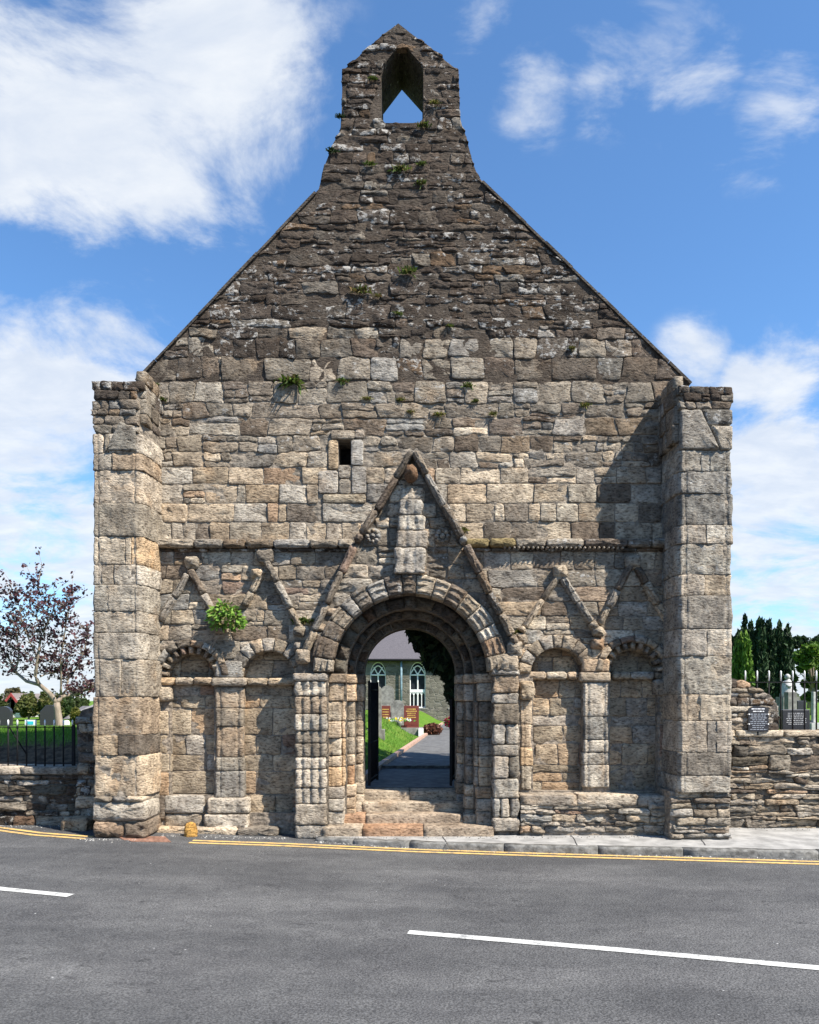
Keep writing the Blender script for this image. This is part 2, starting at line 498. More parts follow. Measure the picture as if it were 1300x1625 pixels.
def courses(rows, xl, xr, plane, wob=2.5, joint=.007, rng=R, sp=.05, irr=1.0):
    """coursed rubble: rows are (top_px, bottom_px, joints | (wmin,wmax), split_chance); returns outlines in (x,z) with their photo row"""
    cells = []
    sd = rng.uniform(0, 99)

    def line(i, y, x): return y + wob * n3(x * .017, i * 3.7, sd) + wob * .5 * n3(x * .06, i * 3.7, sd + 5)
    for i, (y0, y1, js, split) in enumerate(rows):
        if isinstance(js, list): xs = [j for j in js]
        else:
            xs = [xl - rng.uniform(0, js[1])]
            while xs[-1] < xr: xs.append(xs[-1] + rng.uniform(*js) * (1.0 if rng.random() > .2 else 1.5))
        sl = [(rng.gauss(0, .7 * wob), rng.gauss(0, .7 * wob)) for _ in xs]
        for k in range(len(xs) - 1):
            a, b = xs[k], xs[k + 1]
            if b < xl - 2 or a > xr + 2: continue

            def mp(u, v, a=a, b=b, k=k, y0=y0, y1=y1, i=i):
                la = a + sl[k][0] * (1 - v) + sl[k][1] * v; lb = b + sl[k + 1][0] * (1 - v) + sl[k + 1][1] * v
                x = la + (lb - la) * u; t = line(i, y0, x); bt = line(i + 1, y1, x)
                return x, t + (bt - t) * v
            subs = [(0, 1, 0, 1)]
            if rng.random() < split and (y1 - y0) > 13:
                nsp = 3 if (y1 - y0) > 26 and rng.random() < .5 else 2
                cuts = [0] + sorted(rng.uniform(.28, .72) if nsp == 2 else (m + rng.uniform(-.3, .3)) / 3 for m in range(1, nsp)) + [1]
                subs = []
                for v0, v1 in zip(cuts, cuts[1:]):
                    if (b - a) > 30 and rng.random() < .5:
                        u = rng.uniform(.3, .7); subs += [(0, u, v0, v1), (u, 1, v0, v1)]
                    else: subs.append((0, 1, v0, v1))
            for (u0, u1, v0, v1) in subs:
                W = (b - a) * (u1 - u0) / 100; H = (y1 - y0) * (v1 - v0) / 100
                if min(W, H) < .03: continue
                cu = min(.24, rng.uniform(.012, .035) / W); cv = min(.24, rng.uniform(.012, .035) / H)
                nu = max(2, min(7, int(W / sp) + 1)); nv = max(2, min(5, int(H / sp) + 1))
                ju = joint / W; jv = joint / H
                A0, A1, B0, B1 = u0 + (u1 - u0) * ju, u1 - (u1 - u0) * ju, v0 + (v1 - v0) * jv, v1 - (v1 - v0) * jv
                uv = []
                for q in range(nu + 1): uv.append((A0 + (A1 - A0) * (cu + (1 - 2 * cu) * q / nu), B1))
                for q in range(nv + 1): uv.append((A1, B1 + (B0 - B1) * (cv + (1 - 2 * cv) * q / nv)))
                for q in range(nu + 1): uv.append((A1 + (A0 - A1) * (cu + (1 - 2 * cu) * q / nu), B0))
                for q in range(nv + 1): uv.append((A0, B0 + (B1 - B0) * (cv + (1 - 2 * cv) * q / nv)))
                s7 = rng.uniform(0, 99); pts = []
                for u, v in uv:
                    a_, b_ = mp(u, v); pts.append(xz(a_ + irr * wob * .55 * n3(a_ * .11, b_ * .11, s7), b_ + irr * wob * .45 * n3(a_ * .11, b_ * .11, s7 + 9), plane))
                c = mp((u0 + u1) / 2, (v0 + v1) / 2)
                cells.append((pts, c[0], c[1]))
    return cells


def rand_rows(y0, y1, hmin, hmax, w, split, rng=R):
    rows = []; y = y0
    while y < y1 - hmin * .6:
        h = rng.uniform(hmin, hmax)
        if y + h > y1 - hmin * .6: h = y1 - y
        rows.append((y, y + h, w, split)); y += h
    return rows


PAL = {
    'dark': [((0.080, 0.065, 0.054), 6), ((0.103, 0.085, 0.072), 6), ((0.126, 0.109, 0.093), 4), ((0.065, 0.054, 0.046), 3), ((0.135, 0.098, 0.068), 1), ((0.185, 0.172, 0.153), 1.4)],
    'grey': [((0.275, 0.244, 0.203), 6), ((0.219, 0.192, 0.161), 5), ((0.337, 0.306, 0.261), 5), ((0.241, 0.192, 0.143), 1.4), ((0.299, 0.291, 0.277), 3), ((0.167, 0.140, 0.119), 2.5), ((.19, .16, .132), 2.4), ((.24, .215, .185), 2.0)],
    'tan': [((0.468, 0.395, 0.306), 6), ((0.527, 0.463, 0.375), 5), ((0.444, 0.361, 0.267), 2.4), ((0.430, 0.395, 0.345), 5), ((0.392, 0.343, 0.279), 4), ((0.396, 0.288, 0.204), .8), ((.19, .16, .132), 2.4), ((.24, .215, .185), 2.0)],
    'mixed': [((0.380, 0.326, 0.257), 6), ((0.448, 0.389, 0.315), 4), ((0.319, 0.281, 0.231), 5), ((0.376, 0.287, 0.214), 1.8), ((0.352, 0.332, 0.302), 4), ((0.277, 0.208, 0.169), .8), ((.19, .16, .132), 2.4), ((.24, .215, .185), 2.0)],
    'panel': [((0.401, 0.331, 0.248), 5), ((0.457, 0.383, 0.290), 4), ((0.346, 0.291, 0.222), 4), ((0.419, 0.310, 0.212), 2.2), ((0.373, 0.343, 0.304), 3), ((0.319, 0.220, 0.166), .8)],
    'pale': [((0.451, 0.415, 0.361), 6), ((0.388, 0.358, 0.318), 5), ((0.503, 0.463, 0.403), 3), ((0.375, 0.305, 0.235), 2), ((0.346, 0.332, 0.306), 3), ((.25, .225, .19), 1.6)],
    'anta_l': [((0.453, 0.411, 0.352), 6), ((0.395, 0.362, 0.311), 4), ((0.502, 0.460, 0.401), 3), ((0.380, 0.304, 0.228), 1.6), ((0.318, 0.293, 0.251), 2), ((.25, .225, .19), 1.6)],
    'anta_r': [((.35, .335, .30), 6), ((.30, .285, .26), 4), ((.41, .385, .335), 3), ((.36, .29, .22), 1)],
    'orange': [((0.511, 0.412, 0.309), 4), ((0.506, 0.378, 0.250), 2), ((0.471, 0.412, 0.333), 4), ((0.458, 0.301, 0.192), .9)],
    'deep': [((.105, .095, .082), 5), ((.13, .12, .10), 4), ((.08, .07, .062), 3), ((.13, .09, .065), 1)],  # sooty stone, darkened further to paint shade into the recessed inner door orders
}
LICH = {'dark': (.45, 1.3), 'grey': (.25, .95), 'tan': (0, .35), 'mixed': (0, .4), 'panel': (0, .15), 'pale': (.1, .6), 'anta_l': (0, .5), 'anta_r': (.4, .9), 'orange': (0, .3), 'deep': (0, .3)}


def tint(zone, rng=R):
    items = PAL[zone]; s = rng.uniform(0, sum(w for _, w in items))
    for c, w in items:
        s -= w
        if s <= 0: break
    k = rng.uniform(.76, 1.18); h = rng.uniform(-.035, .035)
    return (c[0] * k * (1 + h), c[1] * k, c[2] * k * (1 - h), rng.uniform(*LICH[zone]))


def put_stones(cells, parent, name, plane, zone_fn, small_name, limit=300, keep=None, holes=(), w=(.02, .045), back=.08, bevel=.02, bulge=.01, rough=.012, min_area=.0, tilt=.03):
    made = []
    for pts, px, py in cells:
        q = fit(pts, keep, holes) if (keep or holes) else pts
        if q is None: continue
        m = MB(); stone(m, q, plane, R.uniform(*w), back, bevel, bulge * R.uniform(.2, 1.6), rough, tint(zone_fn(px, py)), tilt)
        made.append((abs(poly_area(q)), m))
    made.sort(key=lambda t: -t[0])
    rest = MB(); nr = 0
    for i, (a, m) in enumerate(made):
        if i < limit and a > min_area: m.build(name, M['stone'], parent, origin=m.center())
        else: rest.merge(m); nr += 1
    if nr:
        o = rest.build(small_name, M['stone'], parent, origin=rest.center()); o['kind'] = 'stuff'
    return len(made)


def profile_block(mb, prof, z0, z1, bevel=.015, rough=.010, tint=(.4, .36, .3, .3), dz=.055, taper=None, rng=R):
    """block with a moulded plan: prof is the plan outline (x,y), closed, counter-clockwise seen from above"""
    n = len(prof); sd = rng.uniform(0, 90); b = min(bevel, (z1 - z0) * .3)
    nr = []
    for i in range(n):
        a = prof[i - 1]; c = prof[(i + 1) % n]; dx, dy = c[0] - a[0], c[1] - a[1]; l = math.hypot(dx, dy) or 1
        nr.append((dy / l, -dx / l))
    m = max(2, int((z1 - z0) / dz))
    zs = [(z0, 1), (z0 + b * .35, .35), (z0 + b, 0)] + [(z0 + b + (z1 - z0 - 2 * b) * k / m, 0) for k in range(1, m)] + [(z1 - b, 0), (z1 - b * .35, .35), (z1, 1)]
    V = []; Fc = []
    for z, k in zs:
        for (x, y), (nx, ny) in zip(prof, nr):
            d = -b * k + rough * 1.4 * n3(x * 6 + y * 5, sd, z * 7) + rough * .8 * n3(x * 18 + y * 14, sd, z * 18)
            V.append((x + nx * d, y + ny * d, z + .004 * n3(x * 8, y * 8, sd)))
    for r in range(len(zs) - 1):
        for i in range(n):
            j = (i + 1) % n; Fc.append((r * n + i, r * n + j, (r + 1) * n + j, (r + 1) * n + i))
    Fc.append(tuple(range(n - 1, -1, -1))); Fc.append(tuple((len(zs) - 1) * n + i for i in range(n)))
    mb.add(V, Fc, tint); return mb


def densify(pts, sp=.04, closed=False):
    out = []
    m = len(pts) if closed else len(pts) - 1
    for i in range(m):
        a = pts[i]; b = pts[(i + 1) % len(pts)]; l = math.hypot(b[0] - a[0], b[1] - a[1]); n = max(1, int(l / sp))
        for k in range(n): out.append((a[0] + (b[0] - a[0]) * k / n, a[1] + (b[1] - a[1]) * k / n))
    if not closed: out.append(pts[-1])
    return out


def arc_pts(cx, cz, r, a0, a1, n): return [(cx + r * math.cos(a0 + (a1 - a0) * k / n), cz + r * math.sin(a0 + (a1 - a0) * k / n)) for k in range(n + 1)]


def wedge(cx, cz, r0, r1, a0, a1, gap=.006):
    """voussoir outline"""
    g0 = gap / r0; g1 = gap / r1; k = 4
    o = arc_pts(cx, cz, r1 - gap, a0 + g1, a1 - g1, k); i = arc_pts(cx, cz, r0, a1 - g0, a0 + g0, k)
    s1 = [((o[-1][0] * (1 - t) + i[0][0] * t), (o[-1][1] * (1 - t) + i[0][1] * t)) for t in (.35, .7)]
    s0 = [((i[-1][0] * (1 - t) + o[0][0] * t), (i[-1][1] * (1 - t) + o[0][1] * t)) for t in (.35, .7)]
    return o + s1 + i + s0


def W(px, py, y=0.0): return xz(px, py, y)


# ------------------------------------------------------------------ ground: road, pavement, lawn, path
def road_z(x):
    t = max(0.0, min(1.0, (1.5 - x) / 7.5)); return -0.10 + 0.16 * (t * t * (3 - 2 * t))


def on_road(px, py, lift=0.0):
    z = -.06
    for _ in range(8):
        d = (CAM_Z - z - lift) * F / (py - 1110); x = (px - 650) * d / F; z = road_z(x)
    return Vector((x, d - CAM_D, z + lift))


def on_level(px, py, z):
    d = (CAM_Z - z) * F / (py - 1110); return Vector(((px - 650) * d / F, d - CAM_D, z))


def sheet(xs, ys, zf, tint=(1, 1, 1, 0)):
    m = MB(); v = [(x, y, zf(x, y)) for y in ys for x in xs]; n = len(xs)
    f = [(j * n + i, j * n + i + 1, (j + 1) * n + i + 1, (j + 1) * n + i) for j in range(len(ys) - 1) for i in range(n - 1)]
    m.add(v, f, tint); return m


xs = [-600, -200, -80, -40, -20, -12] + [-10 + .5 * i for i in range(41)] + [12, 20, 40, 80, 200, 600]
road = sheet(xs, [-600, -200, -60, -30, -20] + [-16 + .5 * i for i in range(34)] + [.9], lambda x, y: road_z(x)).build('road', M['asphalt'])
tag(road, 'grey worn asphalt road running past the church front', kind='structure')


def strip(line, half, mat, name, parent, lift):
    """painted strip following ground points"""
    m = MB(); v = []
    P = [Vector(p) for p in line]
    for i, p in enumerate(P):
        d = (P[min(i + 1, len(P) - 1)] - P[max(0, i - 1)]); d.z = 0; d.normalize(); nn = Vector((-d.y, d.x, 0))
        for s in (-1, 1):
            q = p + nn * half * s; v.append((q.x, q.y, road_z(q.x) + lift))
    m.add(v, [(2 * i, 2 * i + 1, 2 * i + 3, 2 * i + 2) for i in range(len(P) - 1)])
    return m.build(name, mat, parent, fix=False)


def polyline(pts, n=6):
    out = []
    for a, b in zip(pts, pts[1:]):
        for k in range(n): out.append(on_road(a[0] + (b[0] - a[0]) * k / n, a[1] + (b[1] - a[1]) * k / n))
    out.append(on_road(*pts[-1])); return out


def shift(line, s):
    out = []
    for i, p in enumerate(line):
        d = line[min(i + 1, len(line) - 1)] - line[max(0, i - 1)]; d.z = 0; d.normalize(); out.append(p + Vector((-d.y, d.x, 0)) * s)
    return out


yl = polyline([(-120, 1302), (0, 1316), (60, 1324), (142, 1330)])
yr = polyline([(303, 1336), (450, 1341), (650, 1350), (860, 1357), (1100, 1364), (1300, 1370), (1500, 1376)])
for ln in (yl, yr):
    for s in (.085, -.085):
        strip(shift(ln, s), .045, M['yellow'], 'yellow_line', road, .006)
strip(polyline([(-160, 1390), (0, 1411), (112, 1422)], 4), .062, M['white'], 'white_dash', road, .006)
strip(polyline([(648, 1480), (980, 1508), (1300, 1537), (1480, 1553)], 4), .060, M['white'], 'white_dash', road, .006)

# pavement slab with a kerb, tapering out towards the steps
kl = [on_level(px, py, 0) for px, py in [(500, 1330), (560, 1333), (650, 1336.5), (800, 1341.5), (950, 1345), (1085, 1347), (1300, 1352), (1500, 1356), (1900, 1364)]]
back = [Vector((p.x, .6, 0)) for p in kl]
pv = MB(); pts = kl; n = len(pts)
pv.add([(p.x, p.y + .13, .0) for p in pts] + [(p.x, p.y, 0.004) for p in back] + [(p.x, p.y + .13, -.25) for p in pts],
       [(i, i + 1, n + i + 1, n + i) for i in range(n - 1)] + [(2 * n + i, 2 * n + i + 1, i + 1, i) for i in range(n - 1)])
pav = tag(pv.build('pavement', M['concrete'], smooth=False), 'pale concrete pavement in front of the church steps and wall', kind='structure')
for px_ in (1108, 905, 700):                                   # shrinkage cracks across the slab
    a = on_level(px_ - 8, 1312, .0); b = on_level(px_ + 12, 1342, .0); m = MB(); V = []
    for k in range(9):
        p = a.lerp(b, k / 8); dx = .03 * n3(k * 1.7, px_, 0); V += [(p.x + dx - .005, p.y, .0075), (p.x + dx + .005, p.y, .0075)]
    m.add(V, [(2 * k, 2 * k + 1, 2 * k + 3, 2 * k + 2) for k in range(8)], (.05, .045, .04, 0)); m.build('crack', M['plainpaint'], pav, smooth=False)
kerb = empty('kerb', (0, 0, 0)); tag(kerb, 'weathered concrete kerb along the pavement edge', kind='structure')
L_ = 0
dense = []
for a, b in zip(kl, kl[1:]):
    k = max(1, int((b - a).length / .9))
    for i in range(k): dense.append(a.lerp(b, i / k))
dense.append(kl[-1])
for a, b in zip(dense, dense[1:]):
    d = (b - a); d.normalize(); nn = Vector((-d.y, d.x, 0)); a2 = a + d * .006; b2 = b - d * .006
    m = MB(); K = 7; V = []
    sec = [(0, -.3), (0.0, -.03), (.008, -.008), (.03, .004), (.125, .004), (.125, -.3)]
    for i in range(K + 1):
        p = a2.lerp(b2, i / K)
        for (s, z) in sec:
            j = .010 * n3(p.x * 7, s * 40, z * 30) + .010 * n3(p.x * 19, s * 10, z * 10); V.append((p.x + nn.x * (s + j), p.y + nn.y * (s + j), z + j))
    ns = len(sec)
    m.add(V, [(i * ns + k, (i + 1) * ns + k, (i + 1) * ns + k + 1, i * ns + k + 1) for i in range(K) for k in range(ns - 1)] + [tuple(range(ns)), tuple(K * ns + k for k in range(ns - 1, -1, -1))])
    m.build('kerb_stone', M['kerb'], kerb, fix=True, origin=m.center())


def path_x(y):
    return .30 + .09 * max(0, y)


def lawn_z(x, y):
    px_ = path_x(y); s = abs(x - px_) - 1.35; t = max(0, min(1, s / 1.9)); t = t * t * (3 - 2 * t)
    top = 1.40 + .05 * n3(x * .3, y * .3, 2)
    h = .60 + t * (top - .60)
    fall = max(0, min(1, (y - 8.6) / 7)); fall = fall * fall * (3 - 2 * fall); side = max(0, min(1, (-4.2 - x) / 1.5))
    h -= 1.25 * fall * side                                   # beyond the crest by the railings the ground falls away
    e = max(0, min(1, (y - .7) / 1.5)); e = e * e * (3 - 2 * e)
    edge_ = .55 + (.42 if x < -4.7 else .55) * t
    return edge_ * (1 - e) + h * e


lx = [-700, -300, -120, -60, -35, -25] + [-20 + .5 * i for i in range(81)] + [25, 35, 60, 120, 300, 700]
ly = [.70] + [.8 + .25 * i for i in range(18)] + [5.5 + .75 * i for i in range(40)] + [40, 50, 70, 120, 300, 900]
lawn = sheet(lx, ly, lawn_z).build('lawn', M['lawn']); tag(lawn, 'green graveyard lawn behind the church front', kind='structure')
pth = MB(); PY = [1.0 + .6 * i for i in range(62)]
pth.add([(path_x(y) + s * 1.22, y, max(lawn_z(path_x(y), y), .55) + .03 + .03 * (y > 3.6)) for y in PY for s in (-1, -.5, 0, .5, 1)],
        [(j * 5 + i, j * 5 + i + 1, (j + 1) * 5 + i + 1, (j + 1) * 5 + i) for j in range(len(PY) - 1) for i in range(4)])
pth = tag(pth.build('path', M['path']), 'grey tarmac path leading from the doorway into the graveyard', kind='structure')
for i in range(0, 34):
    y = 1.4 + i * .92
    m = MB(); V = []
    a = Vector((path_x(y) - 1.30, y, 0)); b = Vector((path_x(y + .9) - 1.30, y + .9, 0))
    for p in (a, b):
        z = .64
        V += [(p.x - .07, p.y, z - .2), (p.x + .07, p.y, z - .2), (p.x + .06, p.y, z + .10), (p.x - .06, p.y, z + .10)]
    m.add(V, [(0, 1, 2, 3), (7, 6, 5, 4), (0, 4, 5, 1), (1, 5, 6, 2), (2, 6, 7, 3), (3, 7, 4, 0)], (.42, .27, .20, 0))
    m.build('edging_stone', M['plainpaint'], pth, smooth=False, origin=m.center(), fix=True)
m = MB(); m.box((path_x(4) - 1.25, 3.86, .4), (path_x(4) + 1.25, 4.16, .71)); m.build('stone_step', M['kerb'], pth, smooth=False, origin=m.center())

# ------------------------------------------------------------------ THE CHURCH FRONT
front = empty('church_front', (0, 0, 0))
tag(front, 'ruined sandstone church front with bellcote, gabled round-arched doorway and blind arches', 'church front')

WT = .95      # wall thickness
bell_out = [W(*p) for p in [(506, 300), (514, 265), (528, 228), (541, 205), (543, 112), (570, 88), (601, 60), (632, 36), (660, 58), (693, 84), (728, 112), (731, 195), (739, 212), (751, 258), (757, 275), (772, 300)]]
bell_hole = [W(*p) for p in [(605, 195), (605, 108), (637, 66), (672, 105), (672, 195)]]
gab_out = [W(*p) for p in [(506, 300), (772, 300), (1095, 610), (1060, 610), (240, 610), (215, 610)]]
wall_out = [W(*p) for p in [(240, 610), (1062, 610), (1062, 880), (240, 880)]]
slit = [W(*p) for p in [(537, 738), (537, 698), (557, 698), (557, 738)]]
GM = (.092, .078, .066, .6); WM = (.27, .235, .19, 0)


def shrink(poly, d):
    c = (sum(p[0] for p in poly) / len(poly), sum(p[1] for p in poly) / len(poly))
    out = []
    for p in poly:
        l = math.hypot(p[0] - c[0], p[1] - c[1]); out.append((p[0] + (c[0] - p[0]) * d / l, p[1] + (c[1] - p[1]) * d / l))
    return out


bell_core = [(p[0] * 1.0, p[1]) for p in shrink(bell_out, .008)]
bell_core[0] = bell_out[0]; bell_core[-1] = bell_out[-1]
bell = prism(bell_core, [bell_hole], .0, WT, GM).build('bellcote', M['stone'], front, smooth=False, fix=True)
gable = prism(gab_out, [], .0, WT, GM).build('gable', M['stone'], front, smooth=False, fix=True)
wall = prism(wall_out, [slit], .0, .70, WM).build('wall', M['mortar'], front, smooth=False, fix=True)
m = MB(); m.box((W(240, 0)[0], .70, W(0, 880)[1]), (W(1062, 0)[0], WT, W(0, 610)[1]), WM); m.build('wall_backing', M['mortar'], front, smooth=False)
m = MB(); m.box((W(531, 0)[0], .45, W(0, 745)[1]), (W(563, 0)[0], .5, W(0, 690)[1]), (.03, .028, .025, 0)); m.build('darkened_slit_back', M['mortar'], front, smooth=False)  # near-black panel: the darkness inside the slit is put into its colour


def zone_up(px, py):
    v = py + 45 * n3(px * .012, py * .012, 3) + R.uniform(-40, 40)
    if v < 540: return 'dark'
    if v < 725: return 'grey'
    return 'tan'


put_stones(courses(rand_rows(34, 302, 9, 19, (14, 46), .15), 500, 775, 0, 2.2, .005), bell, 'bellcote_stone', 0, lambda a, b: 'dark', 'bellcote_packing_stones', 300, bell_out, [bell_hole], (-.002, .026), .10, .010, .006, .016)
rows = rand_rows(302, 520, 9, 25, (16, 66), .45) + [(520, 537, (20, 60), .2)]
rows += [(537, 568, [240, 262, 300, 340, 372, 405, 440, 470, 506, 560, 598, 634, 670, 710, 758, 816, 850, 901, 915, 960, 1004, 1035, 1070], .08)]
rows += [(568, 604, [200, 236, 283, 315, 348, 352, 421, 491, 536, 589, 630, 671, 717, 775, 815, 875, 944, 988, 1040, 1080, 1110], .10)]
gab_keep = [W(*p) for p in [(505, 303), (773, 303), (1093, 609), (217, 609)]]
put_stones(courses(rows, 215, 1100, 0, 4.0, .004), gable, 'gable_stone', 0, zone_up, 'gable_packing_stones', 300, gab_keep, (), (-.002, .022), .06, .010, .005, .017)
rows = [(606, 640, (30, 62), .45), (640, 664, (24, 70), .3), (664, 692, (26, 62), .55), (692, 718, (26, 60), .55), (718, 742, (26, 60), .4)]
rl = [(742, 769, [240, 255, 305, 363, 418, 480, 520, 537], .15), (769, 799, [240, 254, 291, 326, 377, 391, 443, 487, 506, 537], .06),
      (799, 829, [236, 255, 298, 372, 424, 442, 455, 512, 590, 640], 0), (829, 860, [236, 250, 272, 291, 310, 334, 364, 414, 459, 487, 518, 544, 573, 610], 0)]
rr = [(742, 768, [557, 580, 610, 640, 690, 730, 794, 838, 914, 944, 978, 1025, 1050, 1080], .2), (768, 799, [557, 582, 640, 710, 772, 847, 901, 947, 1002, 1050, 1090], .06),
      (799, 829, [640, 712, 740, 785, 801, 838, 858, 883, 918, 975, 1014, 1050, 1090], 0), (829, 860, [660, 717, 768, 811, 852, 906, 951, 976, 1034, 1090], 0)]
slit_keep = [W(*p) for p in [(519, 786), (519, 682), (579, 682), (579, 786)]]
c = courses(rows, 240, 1062, 0, 4.2, .006) + courses(rl, 240, 600, 0, 1.2, .005) + courses(rr, 600, 1062, 0, 1.2, .005)
keepw = [W(*p) for p in [(238, 605), (1064, 605), (1064, 872), (238, 872)]]
put_stones(c, wall, 'wall_stone', 0, zone_up, 'wall_packing_stones', 300, keepw, [slit_keep], (.004, .028), .06, .011, .004, .013)
# the slit window's own stones
for (a, b, c0, d, tn) in [(521, 537, 699, 746, (.42, .33, .23, .1)), (557, 577, 698, 740, (.40, .39, .37, .5)), (525, 564, 683, 698, (.33, .29, .24, .4)), (505, 537, 747, 784, (.40, .37, .33, .4)),
                          (558, 582, 741, 784, (.39, .37, .34, .4)), (537, 557, 739, 760, (.33, .30, .26, .3)), (538, 557, 761, 785, (.30, .27, .23, .3)), (512, 581, 785, 799, (.42, .37, .29, .2)), (563, 579, 683, 697, (.3, .26, .22, .3))]:
    x0, z1 = W(a, c0); x1, z0 = W(b, d)
    m = MB(); stone(m, rect_poly(x0 + .004, x1 - .004, z0 + .004, z1 - .004), 0, .035, .08, .012, .006, .008, tn); m.build('window_surround_stone', M['stone'], wall, origin=m.center())

# verge slabs along the gable slopes
for A, B in (((502, 307), (217, 606)), ((765, 290), (1096, 611))):
    a = Vector((*W(*A), 0)); b = Vector((*W(*B), 0)); L = (b - a).length; d = (b - a) / L; nn = Vector((-d.y, d.x, 0))
    if nn.y < 0: nn = -nn
    s = 0
    while s < L - .05:
        e = min(L, s + R.uniform(.42, .62)); p, q = a + d * (s + .004), a + d * (e - .004)
        lo, hi = -.01, .028 + R.uniform(-.006, .006)
        V = []
        for yy in (-.038 + R.uniform(-.008, .008), WT + .03):
            for t, o in ((p, lo), (q, lo), (q, hi), (p, hi)): V.append((t.x + nn.x * o, yy, t.y + nn.y * o))
        m = MB(); m.add(V, [(0, 1, 2, 3), (7, 6, 5, 4), (0, 4, 5, 1), (1, 5, 6, 2), (2, 6, 7, 3), (3, 7, 4, 0)], (.10, .09, .08, .3))
        m.build('verge_slab', M['stone'], gable, smooth=False, origin=m.center(), fix=True); s = e

# ---- lower wall: recessed panels, spandrels with blind arches
SP, PN, PN2 = -.05, .09, .24                      # spandrel face, panel face
LOW_T = W(0, 874, SP)[1]; GZ = -.25


def arch_hole(cx, cy, r, x0, x1, ybot):
    c = W(cx, cy, SP); rr_ = r * (CAM_D + SP) / F
    return [W(x0, ybot, SP), W(x0, cy, SP)] + [p for p in arc_pts(c[0], c[1], rr_, math.pi, 0, 20)] + [W(x1, cy, SP), W(x1, ybot, SP)]


def dedupe(p):
    out = []
    for q in p:
        if not out or math.hypot(q[0] - out[-1][0], q[1] - out[-1][1]) > .004: out.append(q)
    return out


ARCH = {'L1': (304, 1075, 50, 270, 340, 1262), 'L2': (427, 1075, 44, 386, 469, 1290), 'R1': (884, 1070, 44, 846, 925, 1255), 'R2': (1004, 1068, 50, 968, 1044, 1255)}
holes = {k: dedupe(arch_hole(*v)) for k, v in ARCH.items()}
zb = W(0, 1330, SP)[1]
left_low = [W(236, 1332, SP), W(236, 874, SP), W(560, 874, SP), W(470, 1050, SP), W(470, 1332, SP)]
right_low = [W(822, 1332, SP), W(822, 1050, SP), W(735, 874, SP), W(1066, 874, SP), W(1066, 1332, SP)]
LM = (.27, .23, .185, 0)
lw = prism(left_low, [holes['L1'], holes['L2']], SP, PN - .001, LM).build('blind_arcade', M['mortar'], front, smooth=False, fix=True)
rw = prism(right_low, [holes['R1'], holes['R2']], SP, PN - .001, LM).build('blind_arcade', M['mortar'], front, smooth=False, fix=True)
lw['label'] = 'blind arcade with a leafy plant between its gables'; rw['label'] = 'blind arcade above the stone bench'
for nm, a, b in (('panel_backing', 236, 530), ('panel_backing', 770, 1066)):
    zi = W(0, 1080 if a < 600 else 1070, PN)[1]
    m = MB(); m.box((W(a, 0, PN)[0], PN, GZ), (W(b, 0, PN)[0], WT, zi), LM); m.box((W(a, 0, PN)[0], PN2, zi + .001), (W(b, 0, PN)[0], WT - .002, W(0, 876, PN)[1]), LM)
    m.build(nm, M['mortar'], lw if a < 600 else rw, smooth=False)
m = MB(); m.box((W(500, 0, .3)[0], .3, 3.55), (W(800, 0, .3)[0], WT, W(0, 878, 0)[1] + .02), LM); m.build('wall_above_door', M['mortar'], front, smooth=False)

# spandrel stones
sl_rows = [(875, 897, [240, 278, 319, 330, 367, 402, 430, 462, 500, 545, 580], .05), (897, 921, [236, 263, 297, 310, 352, 382, 417, 441, 471, 515, 560], .05), (921, 943, (26, 50), .1), (943, 968, (26, 50), .12),
           (968, 992, (26, 52), .12), (992, 1016, (26, 52), .1), (1016, 1046, (28, 50), .1), (1046, 1074, (24, 48), .1)]
sr_rows = [(875, 904, [700, 745, 768, 812, 848, 889, 911, 944, 975, 1010, 1040, 1075], .05), (904, 932, (28, 52), .1), (932, 955, (28, 52), .1), (955, 978, (28, 52), .1), (978, 1000, (28, 52), .1),
           (1000, 1022, (26, 50), .1), (1022, 1046, (26, 50), .1), (1046, 1066, (26, 50), .1)]
zm = lambda a, b: R.choice(['mixed', 'mixed', 'tan', 'grey'])
put_stones(courses(sl_rows, 240, 575, SP, 1.8, .005), lw, 'spandrel_stone', SP, zm, 'arcade_packing_stones', 300, left_low, [holes['L1'], holes['L2']], (.004, .028), .05, .010, .004, .014)
put_stones(courses(sr_rows, 725, 1064, SP, 1.8, .005), rw, 'spandrel_stone', SP, zm, 'arcade_packing_stones', 300, right_low, [holes['R1'], holes['R2']], (.004, .028), .05, .010, .004, .014)
# panel stones
pl_top = [(1018, 1048, (24, 50), .1), (1048, 1076, (24, 50), .1)]
pl_rows = [(1086, 1104, (26, 46), .1), (1104, 1124, (30, 55), .1), (1124, 1166, (34, 60), .2), (1166, 1198, (26, 50), .1), (1198, 1224, (38, 62), .15), (1224, 1260, (44, 75), .1), (1260, 1290, (40, 80), .1), (1290, 1326, (36, 70), .2)]
pr_top = [(1012, 1042, (30, 50), .1), (1042, 1068, (30, 50), .1)]
pr_rows = [(1078, 1108, (26, 46), .1), (1108, 1136, (22, 42), .1), (1136, 1152, (32, 60), .1), (1152, 1180, (34, 62), .1), (1180, 1214, (28, 52), .1), (1214, 1258, (36, 64), .12)]
zp = lambda a, b: 'panel'
put_stones(courses(pl_top, 255, 475, PN2, 1.8, .005), lw, 'panel_stone', PN2, zp, 'arcade_packing_stones', 300, None, (), (.004, .022), .05, .010, .004, .012)
put_stones(courses(pr_top, 835, 1062, PN2, 1.8, .005), rw, 'panel_stone', PN2, zp, 'arcade_packing_stones', 300, None, (), (.004, .022), .05, .010, .004, .012)
